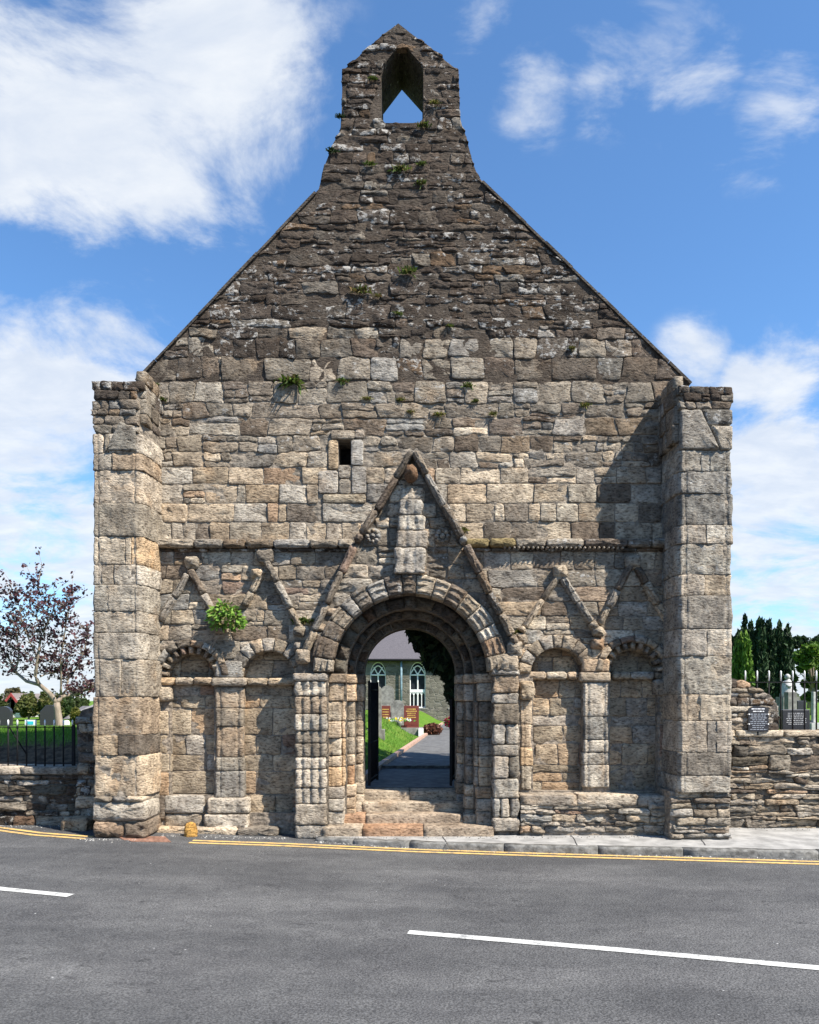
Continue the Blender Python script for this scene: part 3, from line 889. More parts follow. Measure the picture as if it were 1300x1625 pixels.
put_stones(courses(pl_rows, 262, 472, PN, 1.8, .005), lw, 'panel_stone', PN, zp, 'arcade_packing_stones', 300, [W(258, 1328, PN), W(258, 1015, PN), W(474, 1015, PN), W(474, 1328, PN)], (), (.004, .022), .05, .010, .004, .012)
put_stones(courses(pr_rows, 840, 1050, PN, 1.8, .005), rw, 'panel_stone', PN, zp, 'arcade_packing_stones', 300, [W(836, 1262, PN), W(836, 1010, PN), W(1066, 1010, PN), W(1066, 1262, PN)], (), (.004, .022), .05, .010, .004, .012)


def ring_stones(parent, cx, cy, r0, r1, plane, n, w, back, zone, name='voussoir', a0=0.0, a1=math.pi, bulge=.012, rough=.014, jit=.12, bevel=.018, radj=0.0):
    c = W(cx, cy, plane); k = (CAM_D + plane) / F
    cuts = [a0 + (a1 - a0) * (i + (R.uniform(-jit, jit) if 0 < i < n else 0)) / n for i in range(n + 1)]
    for p, q in zip(cuts, cuts[1:]):
        m = MB(); rr1 = r1 * k * (1 + R.uniform(-radj, radj))
        stone(m, wedge(c[0], c[1], r0 * k, rr1, p, q), plane, R.uniform(*w), back, bevel, bulge * R.uniform(.3, 1.5), rough, tint(zone)); m.build(name, M['stone'], parent, origin=m.center())


for key, par in (('L2', lw), ('R1', rw)):
    cx, cy, r = ARCH[key][:3]
    ring_stones(par, cx, cy, r - 2, r + 19, SP, 9, (.045, .06), .30, 'mixed', 'voussoir', .03, math.pi - .03)
for key, par in (('L1', lw), ('R2', rw)):
    cx, cy, r = ARCH[key][:3]
    ring_stones(par, cx, cy, r - 1, r + 10, SP, 8, (.08, .10), .20, 'mixed', 'hood_stone', .06, math.pi - .06, radj=.02)
    cc = W(cx, cy, SP); k = (CAM_D + SP) / F
    ring_stones(par, cx, cy, r - 14, r - 1, .04, 9, (.0, .01), .20, 'panel', 'soffit_stone', 0, math.pi)
    nb = 11
    for i in range(nb):                                        # projecting square blocks under the hood
        a = math.pi * (i + .5) / nb; da = math.pi / nb * .27
        m = MB(); stone(m, wedge(cc[0], cc[1], (r - 12) * k, (r - 1) * k, a - da, a + da, .002), SP, R.uniform(.03, .06), .16, .010, .012, .008, tint('mixed'))
        m.build('dentil', M['stone'], par, origin=m.center())


def rake(parent, A, B, plane, width, w, back, zone, seg, name='raking_moulding', bulge=.03, miss=.0, jit=1.5):
    """a sloping roll moulding cut in short lengths"""
    a = Vector(A); b = Vector(B); L = (b - a).length; d = (b - a) / L; nn = Vector((-d.y, d.x)); s = 0
    while s < L - 4:
        e = min(L, s + R.uniform(*seg))
        if R.random() >= miss:
            o = R.uniform(-jit, jit); wd = width * R.uniform(.85, 1.1)
            q = [a + d * (s + .5) - nn * (wd / 2 - o), a + d * (e - .5) - nn * (wd / 2 - o), a + d * (e - .5) + nn * (wd / 2 + o), a + d * (s + .5) + nn * (wd / 2 + o)]
            m = MB(); stone(m, quad_poly([W(p.x, p.y, plane) for p in q], .045, .02), plane, R.uniform(*w), back, .032, bulge, .022, tint(zone), .03)
            m.build(name, M['stone'], parent, origin=m.center())
        s = e


G = dict(width=11, w=(.10, .14), back=.04, seg=(30, 54), jit=.8, bulge=.012)
rake(lw, (303, 905), (350, 992), SP, zone='mixed', **G); rake(lw, (300, 912), (248, 1000), SP, zone='mixed', **G)
rake(lw, (424, 893), (478, 998), SP, zone='mixed', **G); rake(lw, (418, 905), (388, 962), SP, zone='mixed', **G)
rake(rw, (886, 914), (826, 1004), SP, zone='mixed', **G); rake(rw, (890, 914), (944, 1000), SP, zone='mixed', **G)
rake(rw, (1001, 896), (950, 992), SP, zone='mixed', **G); rake(rw, (1008, 898), (1064, 1000), SP, zone='mixed', **G)
# fallen-out apex stones and gable stops
for (px, py, r, par) in [(306, 894, 11, lw), (423, 884, 13, lw), (408, 912, 8, lw), (888, 908, 11, rw), (1003, 893, 12, rw), (948, 1003, 9, rw), (947, 1022, 10, rw), (476, 1003, 9, lw), (250, 1010, 9, lw), (352, 1000, 9, lw), (1062, 1004, 10, rw), (826, 1014, 10, rw), (475, 1028, 8, lw)]:
    x, z = W(px, py, SP); rr0 = r / 100
    m = MB(); stone(m, rect_poly(x - rr0, x + rr0, z - rr0 * .85, z + rr0 * .85, .05, .25, .02), SP, R.uniform(.10, .16), .04, .04, .03, .02, tint('mixed'), .1)
    m.build('gable_stop', M['stone'], par, origin=m.center())


def fluted(x0, x1, yf, yb, rolls, amp, sp=.018):
    """plan of a pier or shaft: back, side, rolled front, side (counter-clockwise from above)"""
    pts = [(x1, yb), (x0, yb)]; side = int((yb - yf) / .06)
    for i in range(1, side): pts.append((x0, yb + (yf - yb) * i / side))
    n = max(8, int((x1 - x0) / sp))
    for i in range(n + 1):
        u = i / n; e = min(u, 1 - u) * (x1 - x0)
        rnd = .03 * max(0, 1 - e / .035) ** 2
        g = 0
        for (c0, wd) in rolls: g += amp * max(0, 1 - abs(u - c0) / wd) ** .8
        pts.append((x0 + (x1 - x0) * u, yf + rnd + g))
    for i in range(1, side): pts.append((x1, yf + (yb - yf) * i / side))
    return pts


def shaft(parent, px0, px1, ys, yf, yb, rolls, amp, zone, name, grow=0, rough=.012, bevel=.016):
    for (t, b) in ys:
        g = R.uniform(-grow, grow); dy = R.uniform(-.012, .012)
        x0, z1 = W(px0 - g, t, yf); x1, z0 = W(px1 + g, b, yf)
        m = MB(); profile_block(m, fluted(x0, x1, yf + dy, yb, rolls, amp), z0 + .003, z1 - .003, bevel, rough, tint(zone)); m.build(name, M['stone'], parent, origin=m.center())


CG = [(.18, .06), (.82, .06)]
# middle columns of the arcades
shaft(lw, 341, 386, [(1091, 1124), (1124, 1153), (1153, 1202), (1202, 1224), (1224, 1266)], -.10, .12, CG, .025, 'pale', 'column_block', 1)
shaft(lw, 335, 390, [(1075, 1089)], -.14, .12, [], 0, 'pale', 'capital_slab', 0, .008, .03)
shaft(lw, 340, 386, [(1049, 1075)], -.12, .0, [], 0, 'pale', 'springer', 2)
shaft(lw, 327, 394, [(1267, 1292)], -.18, .12, [], 0, 'pale', 'column_base', 2, .025, .03); shaft(lw, 324, 392, [(1293, 1316)], -.20, .12, [], 0, 'tan', 'column_base', 1, .022, .03)
shaft(rw, 926, 967, [(1083, 1137), (1137, 1174), (1174, 1194), (1194, 1214), (1214, 1250)], -.10, .12, CG, .025, 'pale', 'column_block', 1)
shaft(rw, 921, 971, [(1066, 1082)], -.15, .12, [], 0, 'tan', 'capital_slab', 0, .008, .03); shaft(rw, 926, 967, [(1046, 1066)], -.12, .0, [], 0, 'orange', 'springer', 2)
# corner shafts beside the buttresses and beside the doorway
shaft(lw, 246, 269, [(1128, 1166), (1166, 1196), (1196, 1226), (1226, 1264)], -.06, .12, [], .02, 'panel', 'corner_block', 2); shaft(lw, 248, 272, [(1090, 1113)], -.15, .10, [], 0, 'orange', 'corner_capital', 2, .03, .05)
shaft(rw, 1046, 1068, [(1106, 1150), (1150, 1200), (1200, 1255)], -.06, .12, [], .02, 'panel', 'corner_block', 2); shaft(rw, 1042, 1066, [(1078, 1104)], -.15, .10, [], 0, 'panel', 'corner_capital', 2, .03, .05)
shaft(rw, 826, 845, [(1112, 1150), (1150, 1186), (1186, 1216), (1216, 1254)], -.08, .12, [(.3, .1)], .02, 'orange', 'corner_block', 1); shaft(rw, 826, 848, [(1080, 1111)], -.16, .10, [], 0, 'panel', 'corner_capital', 2, .03, .05)


def band(parent, px0, px1, y0, y1, plane, w, back, zone, name, seg, bevel=.03, rough=.012, bulge=.006):
    x = px0
    while x < px1 - 3:
        e = min(px1, x + R.uniform(*seg)); e = px1 if px1 - e < seg[0] * .5 else e
        a = W(x + .4, y1, plane); b = W(e - .4, y0, plane)
        m = MB(); stone(m, rect_poly(a[0], b[0], a[1], b[1], .06, .2), plane, R.uniform(*w), back, bevel, bulge, rough, (.25, .205, .11, .2) if name == 'string_course_stone' and 742 < (x + e) / 2 < 800 else tint(zone), .015); m.build(name, M['stone'], parent, origin=m.center()); x = e


band(lw, 243, 338, 1075, 1087, SP, (.02, .03), .3, 'orange', 'impost_block', (28, 50)); band(lw, 391, 470, 1076, 1088, SP, (.0, .01), .2, 'panel', 'impost_block', (28, 50))
band(rw, 824, 919, 1066, 1078, SP, (.0, .02), .28, 'orange', 'impost_block', (28, 50)); band(rw, 973, 1066, 1066, 1078, SP, (.0, .02), .28, 'panel', 'impost_block', (28, 50))
# string course above the arcades
band(front, 246, 562, 858, 871, SP, (.13, .16), .10, 'grey', 'string_course_stone', (34, 70), .05, .016, .01); band(front, 738, 1060, 857, 870, SP, (.13, .16), .10, 'grey', 'string_course_stone', (34, 70), .05, .016, .01)
band(front, 246, 556, 871, 876, SP, (.04, .06), .06, 'dark', 'string_course_bed', (30, 60), .012); band(front, 742, 1060, 870, 876, SP, (.04, .06), .06, 'dark', 'string_course_bed', (30, 60), .012)
beads = MB()
for i in range(26):
    x, z = W(800 + i * 7.4, 871.5, SP)
    m = MB(); stone(m, arc_pts(x, z, .020, 0, 2 * math.pi * 7 / 8, 7), SP, .13, .02, .02, .012, .004, (.34, .31, .27, .4))
    m.build('bead', M['stone'], front, origin=m.center())
# plinth under the left arcade
band(lw, 262, 326, 1262, 1290, SP, (.06, .08), .2, 'pale', 'plinth_stone', (50, 66), .03, .02); band(lw, 240, 264, 1262, 1300, SP, (.08, .1), .2, 'tan', 'plinth_stone', (20, 30), .03, .02)
band(lw, 262, 322, 1291, 1314, SP, (.04, .06), .2, 'pale', 'plinth_stone', (30, 62), .03, .02); band(lw, 396, 466, 1262, 1316, .06, (.0, .04), .2, 'panel', 'plinth_stone', (34, 46), .03, .02)
band(lw, 244, 442, 1313, 1328, -.22, (.02, .06), .3, 'tan', 'foot_slab', (50, 90), .03, .02)

# stone bench under the right arcade
bench = empty('bench', (0, 0, 0)); bench.parent = rw
BY = -.36
bx0, bx1 = W(826, 0, BY)[0], W(1126, 0, BY)[0]; bz = W(0, 1262, BY)[1]
m = MB(); m.box((bx0, BY + .03, GZ), (bx1 - .03, PN, bz - .03), LM); m.build('bench_core', M['mortar'], bench, smooth=False)
x = bx0
while x < bx1 - .05:
    e = min(bx1, x + R.uniform(.45, .95)); e = bx1 if bx1 - e < .3 else e
    m = MB(); profile_block(m, densify([(x + .006, BY - .02), (e - .006, BY - .02 + R.uniform(-.02, .02)), (e - .006, PN), (x + .006, PN)], .09, True), bz - .14 - R.uniform(0, .05), bz + R.uniform(-.012, .012), .025, .02, tint('pale')); m.build('bench_slab', M['stone'], bench, origin=m.center()); x = e
put_stones(courses([(1275, 1284, (24, 62), .0), (1284, 1292, (18, 50), 0), (1292, 1304, (20, 60), .0), (1304, 1311, (20, 50), .0), (1311, 1322, (24, 62), .0)], 826, 1126, BY, 3, .004), bench, 'bench_stone', BY, lambda a, b: R.choice(['mixed', 'grey', 'pale']), 'bench_packing_stones', 300, [W(826, 1326, BY), W(826, 1274, BY), W(1126, 1274, BY), W(1126, 1326, BY)], (), (-.02, .05), .05, .015, .012, .028)
# drain mouth at the foot of the bench
m = MB(); p = W(1107, 1302, BY - .07); stone(m, rect_poly(p[0] - .13, p[0] + .13, p[1] + .04, p[1] + .14), BY - .03, .05, .06, .03, .01, .015, tint('pale')); m.build('drain_lintel', M['stone'], bench, origin=m.center())

# ---- buttresses (antae)
AF = -.75


def anta(name, label, prof, grooves, rows, zone_fn, top_rows, lo, hi, low_rows=()):
    core = MB(); prof_d = densify(prof, .0125, True)
    inner = [(x * 1 + (0.02 if x < sum(q[0] for q in prof) / len(prof) else -.02), y + (.02 if y < 0 else 0)) for x, y in prof]
    profile_block(core, densify(inner, .12, True), lo, hi - .05, .01, .0, WM)
    o = core.build('buttress', M['mortar'], front, smooth=False); o['label'] = label

    def moulded(pts):
        out = []; gs = [g for g in grooves if R.random() > .25]; dp = R.uniform(.010, .024)
        for (x, y) in pts:
            d = 0
            if y < AF + .12:
                for g in gs: d += dp * max(0, 1 - abs(x - g) / .017)
            out.append((x, y + d))
        return out
    yb = .05
    for (t, b, js) in rows:
        z1 = W(0, t, AF)[1]; z0 = W(0, b, AF)[1]
        cuts = [-99] + [W(j, 0, AF)[0] for j in js] + [99]
        for a, c in zip(cuts, cuts[1:]):
            seg = [(min(max(x, a + .004), c - .004), y) for x, y in prof_d]
            s2 = []
            for q in seg:
                if not s2 or math.hypot(q[0] - s2[-1][0], q[1] - s2[-1][1]) > .006: s2.append(q)
            dx = R.uniform(-.012, .012); dy = R.uniform(-.012, .012)
            s2 = [(x + dx, y + (dy if y < -.1 else 0)) for x, y in moulded(s2)]
            m = MB(); profile_block(m, s2, z0 + .003, z1 - .003, .010, .017, tint(zone_fn(t))); m.build('buttress_stone', M['stone'], o, origin=m.center())
    return o


xl0, xl1 = W(147, 0, AF)[0], W(217, 0, AF)[0]; xr0, xr1 = W(1079, 0, AF)[0], W(1163, 0, AF)[0]
left_prof = [(xl0, .25), (xl0, -.71), (xl0 + .025, AF), (xl1 - .01, AF), (xl1 + .03, AF + .015), (xl1 + .075, AF + .07), (xl1 + .115, -.50), (xl1 + .135, -.2), (xl1 + .13, .25)]
right_prof = [(xr0 - .035, .25), (xr0 - .035, -.35), (xr0 - .03, AF + .12), (xr0 - .012, AF + .04), (xr0 + .03, AF), (xr1 - .03, AF), (xr1, AF + .04), (xr1, .25)]
la = anta('buttress', 'buttress beside the railings and the purple tree', left_prof, [xl0 + .085, xl1 - .03], [
    (688, 719, [165, 172]), (719, 746, [178]), (746, 798, []), (798, 851, []), (851, 896, [199, 208]), (896, 928, [162, 180]), (928, 970, [172]), (970, 1004, []), (1004, 1046, []),
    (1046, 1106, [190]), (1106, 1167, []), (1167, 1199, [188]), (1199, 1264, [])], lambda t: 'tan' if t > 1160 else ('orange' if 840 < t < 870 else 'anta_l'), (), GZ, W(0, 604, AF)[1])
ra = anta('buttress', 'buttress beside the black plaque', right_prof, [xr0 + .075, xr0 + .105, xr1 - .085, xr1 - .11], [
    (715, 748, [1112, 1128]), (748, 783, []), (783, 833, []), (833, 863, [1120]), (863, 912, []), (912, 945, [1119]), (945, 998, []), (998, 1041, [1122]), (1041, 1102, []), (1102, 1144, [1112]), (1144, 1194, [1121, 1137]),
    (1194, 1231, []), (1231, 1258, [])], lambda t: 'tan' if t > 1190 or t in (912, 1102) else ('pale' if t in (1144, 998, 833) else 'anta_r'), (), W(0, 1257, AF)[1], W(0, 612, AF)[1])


def top_rubble(par, prof_x0, prof_x1, y0, y1, name, slant=None):
    """broken rubble head of a buttress: small stones on face and inner return, rough crest"""
    pa = [(prof_x0, W(0, y1, AF)[1]), (prof_x0, W(0, y0, AF)[1]), (prof_x1, W(0, y0 + 2, AF)[1]), (prof_x1, W(0, y1, AF)[1])]
    a = (prof_x0 * F / (CAM_D + AF)) + 650; b = (prof_x1 * F / (CAM_D + AF)) + 650
    put_stones(courses(rand_rows(y0, y1, 9, 17, (12, 34), .1), a, b, AF, 2.5, .004), par, name, AF, lambda p, q: 'dark' if q < y0 + 30 else 'grey', 'buttress_packing_stones', 300, pa, (), (.0, .028), .30, .014, .008, .016)


top_rubble(la, xl0 - .01, xl1 + .03, 604, 688, 'buttress_head_stone'); top_rubble(ra, xr0 - .02, xr1 + .01, 612, 650, 'buttress_head_stone')
# big weathered stones of the buttress heads
for par, q, zn in ((la, [(168, 716), (216, 716), (216, 680), (190, 668)], 'anta_r'), (ra, [(1080, 714), (1141, 714), (1112, 650), (1080, 650)], 'anta_r'), (ra, [(1143, 714), (1162, 714), (1162, 676), (1128, 676)], 'anta_r'), (ra, [(1122, 674), (1162, 674), (1162, 650), (1114, 650)], 'dark')):
    m = MB(); stone(m, quad_poly([W(*p, AF) for p in q]), AF, .035, .5, .03, .01, .015, tint(zn)); m.build('buttress_head_stone', M['stone'], par, origin=m.center())
# inner returns of the buttress heads, stone by stone, and the crest
for par, x, sgn, y0, y1 in ((la, xl1 + .10, 1, 606, 688), (ra, xr0 - .06, -1, 614, 716)):
    y = y0
    while y < y1:
        h = R.uniform(16, 30); z1 = W(0, y, -.3)[1] - .0; z0 = W(0, min(y + h, y1), -.3)[1]
        ycur = AF + .04
        while ycur < .03:
            ye = min(.06, ycur + R.uniform(.22, .42)); m = MB()
            profile_block(m, densify([(x - .12, ycur + .006), (x + .02 + R.uniform(-.02, .02), ycur + .006), (x + .02 + R.uniform(-.02, .02), ye), (x - .12, ye)] if sgn > 0 else [(x - .02 + R.uniform(-.02, .02), ycur + .006), (x + .12, ycur + .006), (x + .12, ye), (x - .02 + R.uniform(-.02, .02), ye)], .07, True), z0 + .004, z1, .018, .016, tint('grey')); m.build('buttress_return_stone', M['stone'], par, origin=m.center())
            ycur = ye
        y += h
for par, x0, x1, zt in ((la, xl0, xl1 + .14, W(0, 605, AF)[1]), (ra, xr0 - .06, xr1, W(0, 613, AF)[1])):
    x = x0
    while x < x1 - .04:
        e = min(x1, x + R.uniform(.14, .3))
        yy = AF - .01
        while yy < .8:
            ye = min(.82, yy + R.uniform(.25, .45)); m = MB()
            profile_block(m, densify([(x + .005, yy + .005), (e - .005, yy + .005), (e - .005, ye - .005), (x + .005, ye - .005)], .06, True), zt - .13, zt + R.uniform(-.02, .008), .022, .014, tint('dark')); m.build('crest_stone', M['stone'], par, origin=m.center()); yy = ye
        x = e
m = MB(); m.box((xl0 + .02, .0, GZ), (W(246, 0)[0], WT - .1, W(0, 612)[1]), WM); m.build('buttress_backing', M['mortar'], la, smooth=False)
m = MB(); m.box((W(1050, 0)[0], .0, GZ), (xr1 - .02, WT - .1, W(0, 616)[1]), WM); m.build('buttress_backing', M['mortar'], ra, smooth=False)
# foot stones of the left buttress
fa = AF - .02
for (a, b, t, bt, zn) in [(147, 178, 1264, 1273, 'mixed'), (178, 200, 1264, 1273, 'grey'), (200, 228, 1264, 1273, 'tan'), (145, 231, 1273, 1304, 'tan'), (149, 196, 1304, 1330, 'mixed'), (196, 233, 1305, 1330, 'tan')]:
    x0, z1 = W(a, t, fa); x1, z0 = W(b, bt, fa)
    m = MB(); stone(m, rect_poly(x0 + .005, x1 - .005, z0 + .003, z1 - .003, .05, .2, .012), fa, R.uniform(-.01, .03), .7, .04, .02, .03, tint(zn)); m.build('foot_stone', M['stone'], la, origin=m.center())
# rubble footing under the right buttress
FY = -.67
fk = [(W(1064, 0, FY)[0], GZ), (W(1064, 0, FY)[0], W(0, 1257, AF)[1]), (xr1 - .01, W(0, 1257, AF)[1]), (xr1 - .01, GZ)]
m = MB(); m.box((fk[0][0], FY + .02, GZ), (fk[2][0], .3, fk[1][1] - .004), LM); m.build('footing_core', M['mortar'], ra, smooth=False)
put_stones(courses([(1250, 1266, (20, 60), .1)] + rand_rows(1266, 1330, 8, 14, (16, 56), .1), 1064, 1172, FY, 2.5, .004), ra, 'footing_stone', FY, lambda a, b: R.choice(['mixed', 'pale', 'grey']), 'buttress_packing_stones', 300, fk, (), (.0, .05), .25, .018, .012, .02)

# ---- gabled doorway
portal = empty('doorway', (0, 0, 0)); portal.parent = front
PF = -.40; TY = -.30
cxp = 651
SZ = W(0, 1066, PF)[1]                       # springing height
CX = W(cxp, 0, PF)[0]


def arch_outline(hw, zspring, zbot, n=28): return [(CX - hw, zbot)] + arc_pts(CX, zspring, hw, math.pi, 0, n) + [(CX + hw, zbot)]


def slab(outer_px, plane, y1, hw, name):
    out = [W(*p, plane) for p in outer_px]
    # open at the bottom: outline runs round the opening instead of a hole
    o = [p for p in out]; a = arch_outline(hw, SZ, GZ)
    prism(o + a[::-1], [], plane, y1, (.16, .14, .115, 0)).build(name, M['mortar'], portal, smooth=False, fix=True)


slab([(778, 1350), (824, 1350), (824, 1030), (812, 1005), (735, 865), (655, 716), (560, 868), (486, 1030), (469, 1062), (469, 1350)][0:10], TY, -.02, 1.19, 'doorway_core') if False else None
out1 = [(824, 1345), (822, 1030), (812, 1005), (735, 865), (655, 720), (562, 868), (488, 1030), (470, 1062), (470, 1345)]


def open_slab(out_px, plane, y1, hw, name, tn=(.16, .14, .115, 0)):
    o = [W(*p, plane) for p in out_px]
    o[0] = (o[0][0], GZ); o[-1] = (o[-1][0], GZ)
    a = arch_outline(hw, SZ, GZ)
    return prism(o + a, [], plane, y1, tn).build(name, M['mortar'], portal, smooth=False, fix=True)


open_slab(out1, TY, -.02, 1.275, 'doorway_core')
rect_out = lambda a, b, t: [(b, 1345), (b, t), (a, t), (a, 1345)]
open_slab(rect_out(470, 824, 880), -.02, .30, 1.01, 'doorway_core')
open_slab(rect_out(472, 822, 885), .30, .58, .89, 'doorway_core')
open_slab(rect_out(474, 820, 890), .58, WT, .765, 'doorway_core')

# piers
LP = [(1081, 1105), (1105, 1133), (1133, 1160), (1160, 1180), (1180, 1202), (1202, 1221), (1221, 1251), (1251, 1276), (1276, 1310), (1310, 1332)]
RL = [(.22, .07), (.5, .07), (.78, .07)]
for i, (t, b) in enumerate(LP):
    x0, z1 = W(468 + R.uniform(-1, 1), t, PF); x1, z0 = W(517 + R.uniform(-1, 1), b, PF)
    m = MB(); profile_block(m, fluted(x0, x1, PF + R.uniform(-.012, .012), .0, RL if i < 8 else [], .035), z0 + .004, z1 - .004, .022, .016 if i else .03, tint('pale')); m.build('pier_stone', M['stone'], portal, origin=m.center())
RP = [(1072, 1100, []), (1100, 1117, []), (1117, 1149, []), (1149, 1182, [803]), (1182, 1200, []), (1200, 1236, [807]), (1236, 1267, []), (1267, 1298, [795, 810]), (1298, 1320, [])]
for (t, b, js) in RP:
    xs_ = [782] + js + [824]
    for a, c_ in zip(xs_, xs_[1:]):
        x0, z1 = W(a + .5, t, PF); x1, z0 = W(c_ - .5, b, PF)
        m = MB(); profile_block(m, fluted(x0, x1, PF + R.uniform(-.015, .015), .0, [], .0), z0 + .004, z1 - .004, .025, .022, tint('pale')); m.build('pier_stone', M['stone'], portal, origin=m.center())
shaft(portal, 464, 519, [(1068, 1081)], PF - .03, .0, [], 0, 'pale', 'abacus', 1, .012, .03); shaft(portal, 780, 826, [(1061, 1072)], PF - .03, .0, [], 0, 'pale', 'abacus', 1, .012, .03)

# outer order of voussoirs (carved), then the two inner orders
cw = W(cxp, 1066, PF)


def voussoirs(plane, r0, r1, n, w, back, zone, name, a0=0.0, a1=math.pi, bulge=.012, rough=.018, carve=0):
    cuts = [a0 + (a1 - a0) * (i + (R.uniform(-.16, .16) if 0 < i < n else 0)) / n for i in range(n + 1)]
    for p, q in zip(cuts, cuts[1:]):
        m = MB(); stone(m, wedge(CX, SZ, r0, r1 * R.uniform(.975, 1.02), p, q, .004), plane, R.uniform(*w), back, .016, bulge, rough, tint(R.choice(['pale', 'grey', 'mixed']) if zone == 'pale' else zone), .03)
        o = m.build(name, M['stone'], portal, origin=m.center())
        for c in range(carve):                                # cut ribs across the carved face
            f0 = (c + .25) / carve; f1 = (c + .72) / carve; rm0 = r0 + (r1 - r0) * f0; rm1 = r0 + (r1 - r0) * f1
            rb = MB(); stone(rb, wedge(CX, SZ, rm0, rm1, p + (q - p) * .08, p + (q - p) * .92, .001), plane - w[1], .012, .04, .01, .006, .008, m.c[0], .02)
            rb.build('carved_rib', M['stone'], o, origin=rb.center())


voussoirs(TY, 1.20, 1.50, 17, (.10, .125), .25, 'pale', 'voussoir', .0, math.pi, carve=3)
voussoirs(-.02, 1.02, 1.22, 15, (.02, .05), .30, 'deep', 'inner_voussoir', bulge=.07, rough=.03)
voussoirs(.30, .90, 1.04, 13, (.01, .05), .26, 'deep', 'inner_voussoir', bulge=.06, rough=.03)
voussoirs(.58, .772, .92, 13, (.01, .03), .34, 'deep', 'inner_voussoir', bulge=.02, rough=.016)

# jamb shafts in their courses
JY = [(1113, 1145), (1145, 1172), (1172, 1200), (1200, 1218), (1218, 1249)]


def jamb(side, xa, xb, yf, yb, zone, ys=JY, name='jamb_stone', amp=.02, top=SZ):
    for (t, b) in ys:
        z1 = W(0, t, -.2)[1]; z0 = W(0, b, -.2)[1]; a, c_ = sorted((CX + side * xa, CX + side * xb))
        m = MB(); profile_block(m, fluted(a, c_, yf + R.uniform(-.015, .015), yb, [(.5 + side * .28, .12)], amp), z0 + .003, z1 - .003, .02, .014, tint(zone)); m.build(name, M['stone'], portal, origin=m.center())


for side, zn in ((-1, 'orange'), (1, 'mixed')):
    jamb(side, 1.295, 1.08, -.16, .0, zn); jamb(side, 1.10, 1.02, -.06, .30, zn); jamb(side, 1.035, .90, .16, .32, zn); jamb(side, .91, .775, .44, .90, zn)
    cap = [(1084, 1113)]
    jamb(side, 1.295, 1.05, -.18, .0, zn, cap, 'capital', 0); jamb(side, 1.06, .87, .10, .32, zn, cap, 'capital', 0); jamb(side, .92, .755, .40, .90, zn, cap, 'capital', 0)
    bs = [(1249, 1268), (1268, 1288), (1288, 1312)]
    jamb(side, 1.295, 1.03, -.20, .0, 'pale', bs, 'jamb_base', 0); jamb(side, 1.06, .87, .08, .32, 'orange', bs, 'jamb_base', 0); jamb(side, .92, .76, .40, .90, 'mixed', bs, 'jamb_base', 0)
    ab = [(1069, 1084)]
    jamb(side, 1.295, 1.00, -.20, .0, 'pale', ab, 'impost', 0); jamb(side, 1.06, .86, .06, .32, 'orange', ab, 'impost', 0); jamb(side, .92, .75, .38, .90, 'mixed', ab, 'impost', 0)

# tympanum stones of the gable over the door
tyk = [W(*p, TY) for p in [(655, 728), (560, 880), (500, 1000), (492, 1040), (812, 1040), (806, 1005), (738, 880)]]
ringhole = arc_pts(CX, SZ, 1.47, 0, math.pi, 24) + [(CX - 1.47, SZ - .6), (CX + 1.47, SZ - .6)]
put_stones(courses([(716, 745, (24, 40), .1), (745, 770, (20, 34), .1), (770, 798, (20, 34), .1), (798, 822, (24, 36), .1), (822, 838, (22, 36), .1), (838, 868, (28, 44), .08), (868, 896, (26, 46), .1), (896, 918, (26, 46), .15), (918, 940, (22, 44), .1), (940, 965, (20, 40), .1), (965, 990, (20, 34), .1), (990, 1030, (20, 34), .1)], 490, 815, TY, 2.0, .005),
           portal, 'tympanum_stone', TY, lambda a, b: 'grey' if a > 670 else 'pale', 'doorway_packing_stones', 300, tyk, [ringhole], (.0, .03), .05, .02, .014, .02)
# raking mouldings of the gable
GG = dict(width=11, back=.25, seg=(34, 62), bulge=.014, jit=.8)
rake(portal, (653, 722), (566, 862), TY, w=(.12, .17), zone='grey', **GG); rake(portal, (562, 868), (484, 1036), TY, w=(.12, .17), zone='mixed', **GG)
rake(portal, (658, 722), (737, 864), TY, w=(.19, .22), zone='grey', **GG); rake(portal, (739, 868), (817, 1022), TY, w=(.19, .22), zone='grey', **GG)
for (px, py, r, zn) in [(482, 1042, 11, 'mixed'), (816, 1030, 12, 'mixed'), (806, 1052, 14, 'orange')]:
    x, z = W(px, py, TY); q = r / 100
    m = MB(); stone(m, rect_poly(x - q, x + q, z - q, z + q, .05, .25, .02), TY, .14, .28, .04, .03, .02, tint(zn)); m.build('gable_stop', M['stone'], portal, origin=m.center())
# worn standing figure in the gable: five stacked carved blocks, narrowing upwards
for (a, b, t, bt, w_) in [(636, 672, 776, 796, .10), (633, 671, 796, 821, .17), (632, 675, 821, 845, .16), (630, 678, 845, 872, .17), (627, 674, 872, 913, .19)]:
    x0, z1 = W(a, t, TY); x1, z0 = W(b, bt, TY)
    m = MB(); profile_block(m, fluted(x0, x1, TY - w_, TY + .02, [(.3, .1), (.62, .1)], .02), z0 + .003, z1 - .003, .025, .02, tint('pale')); m.build('statue_block', M['stone'], portal, origin=m.center())
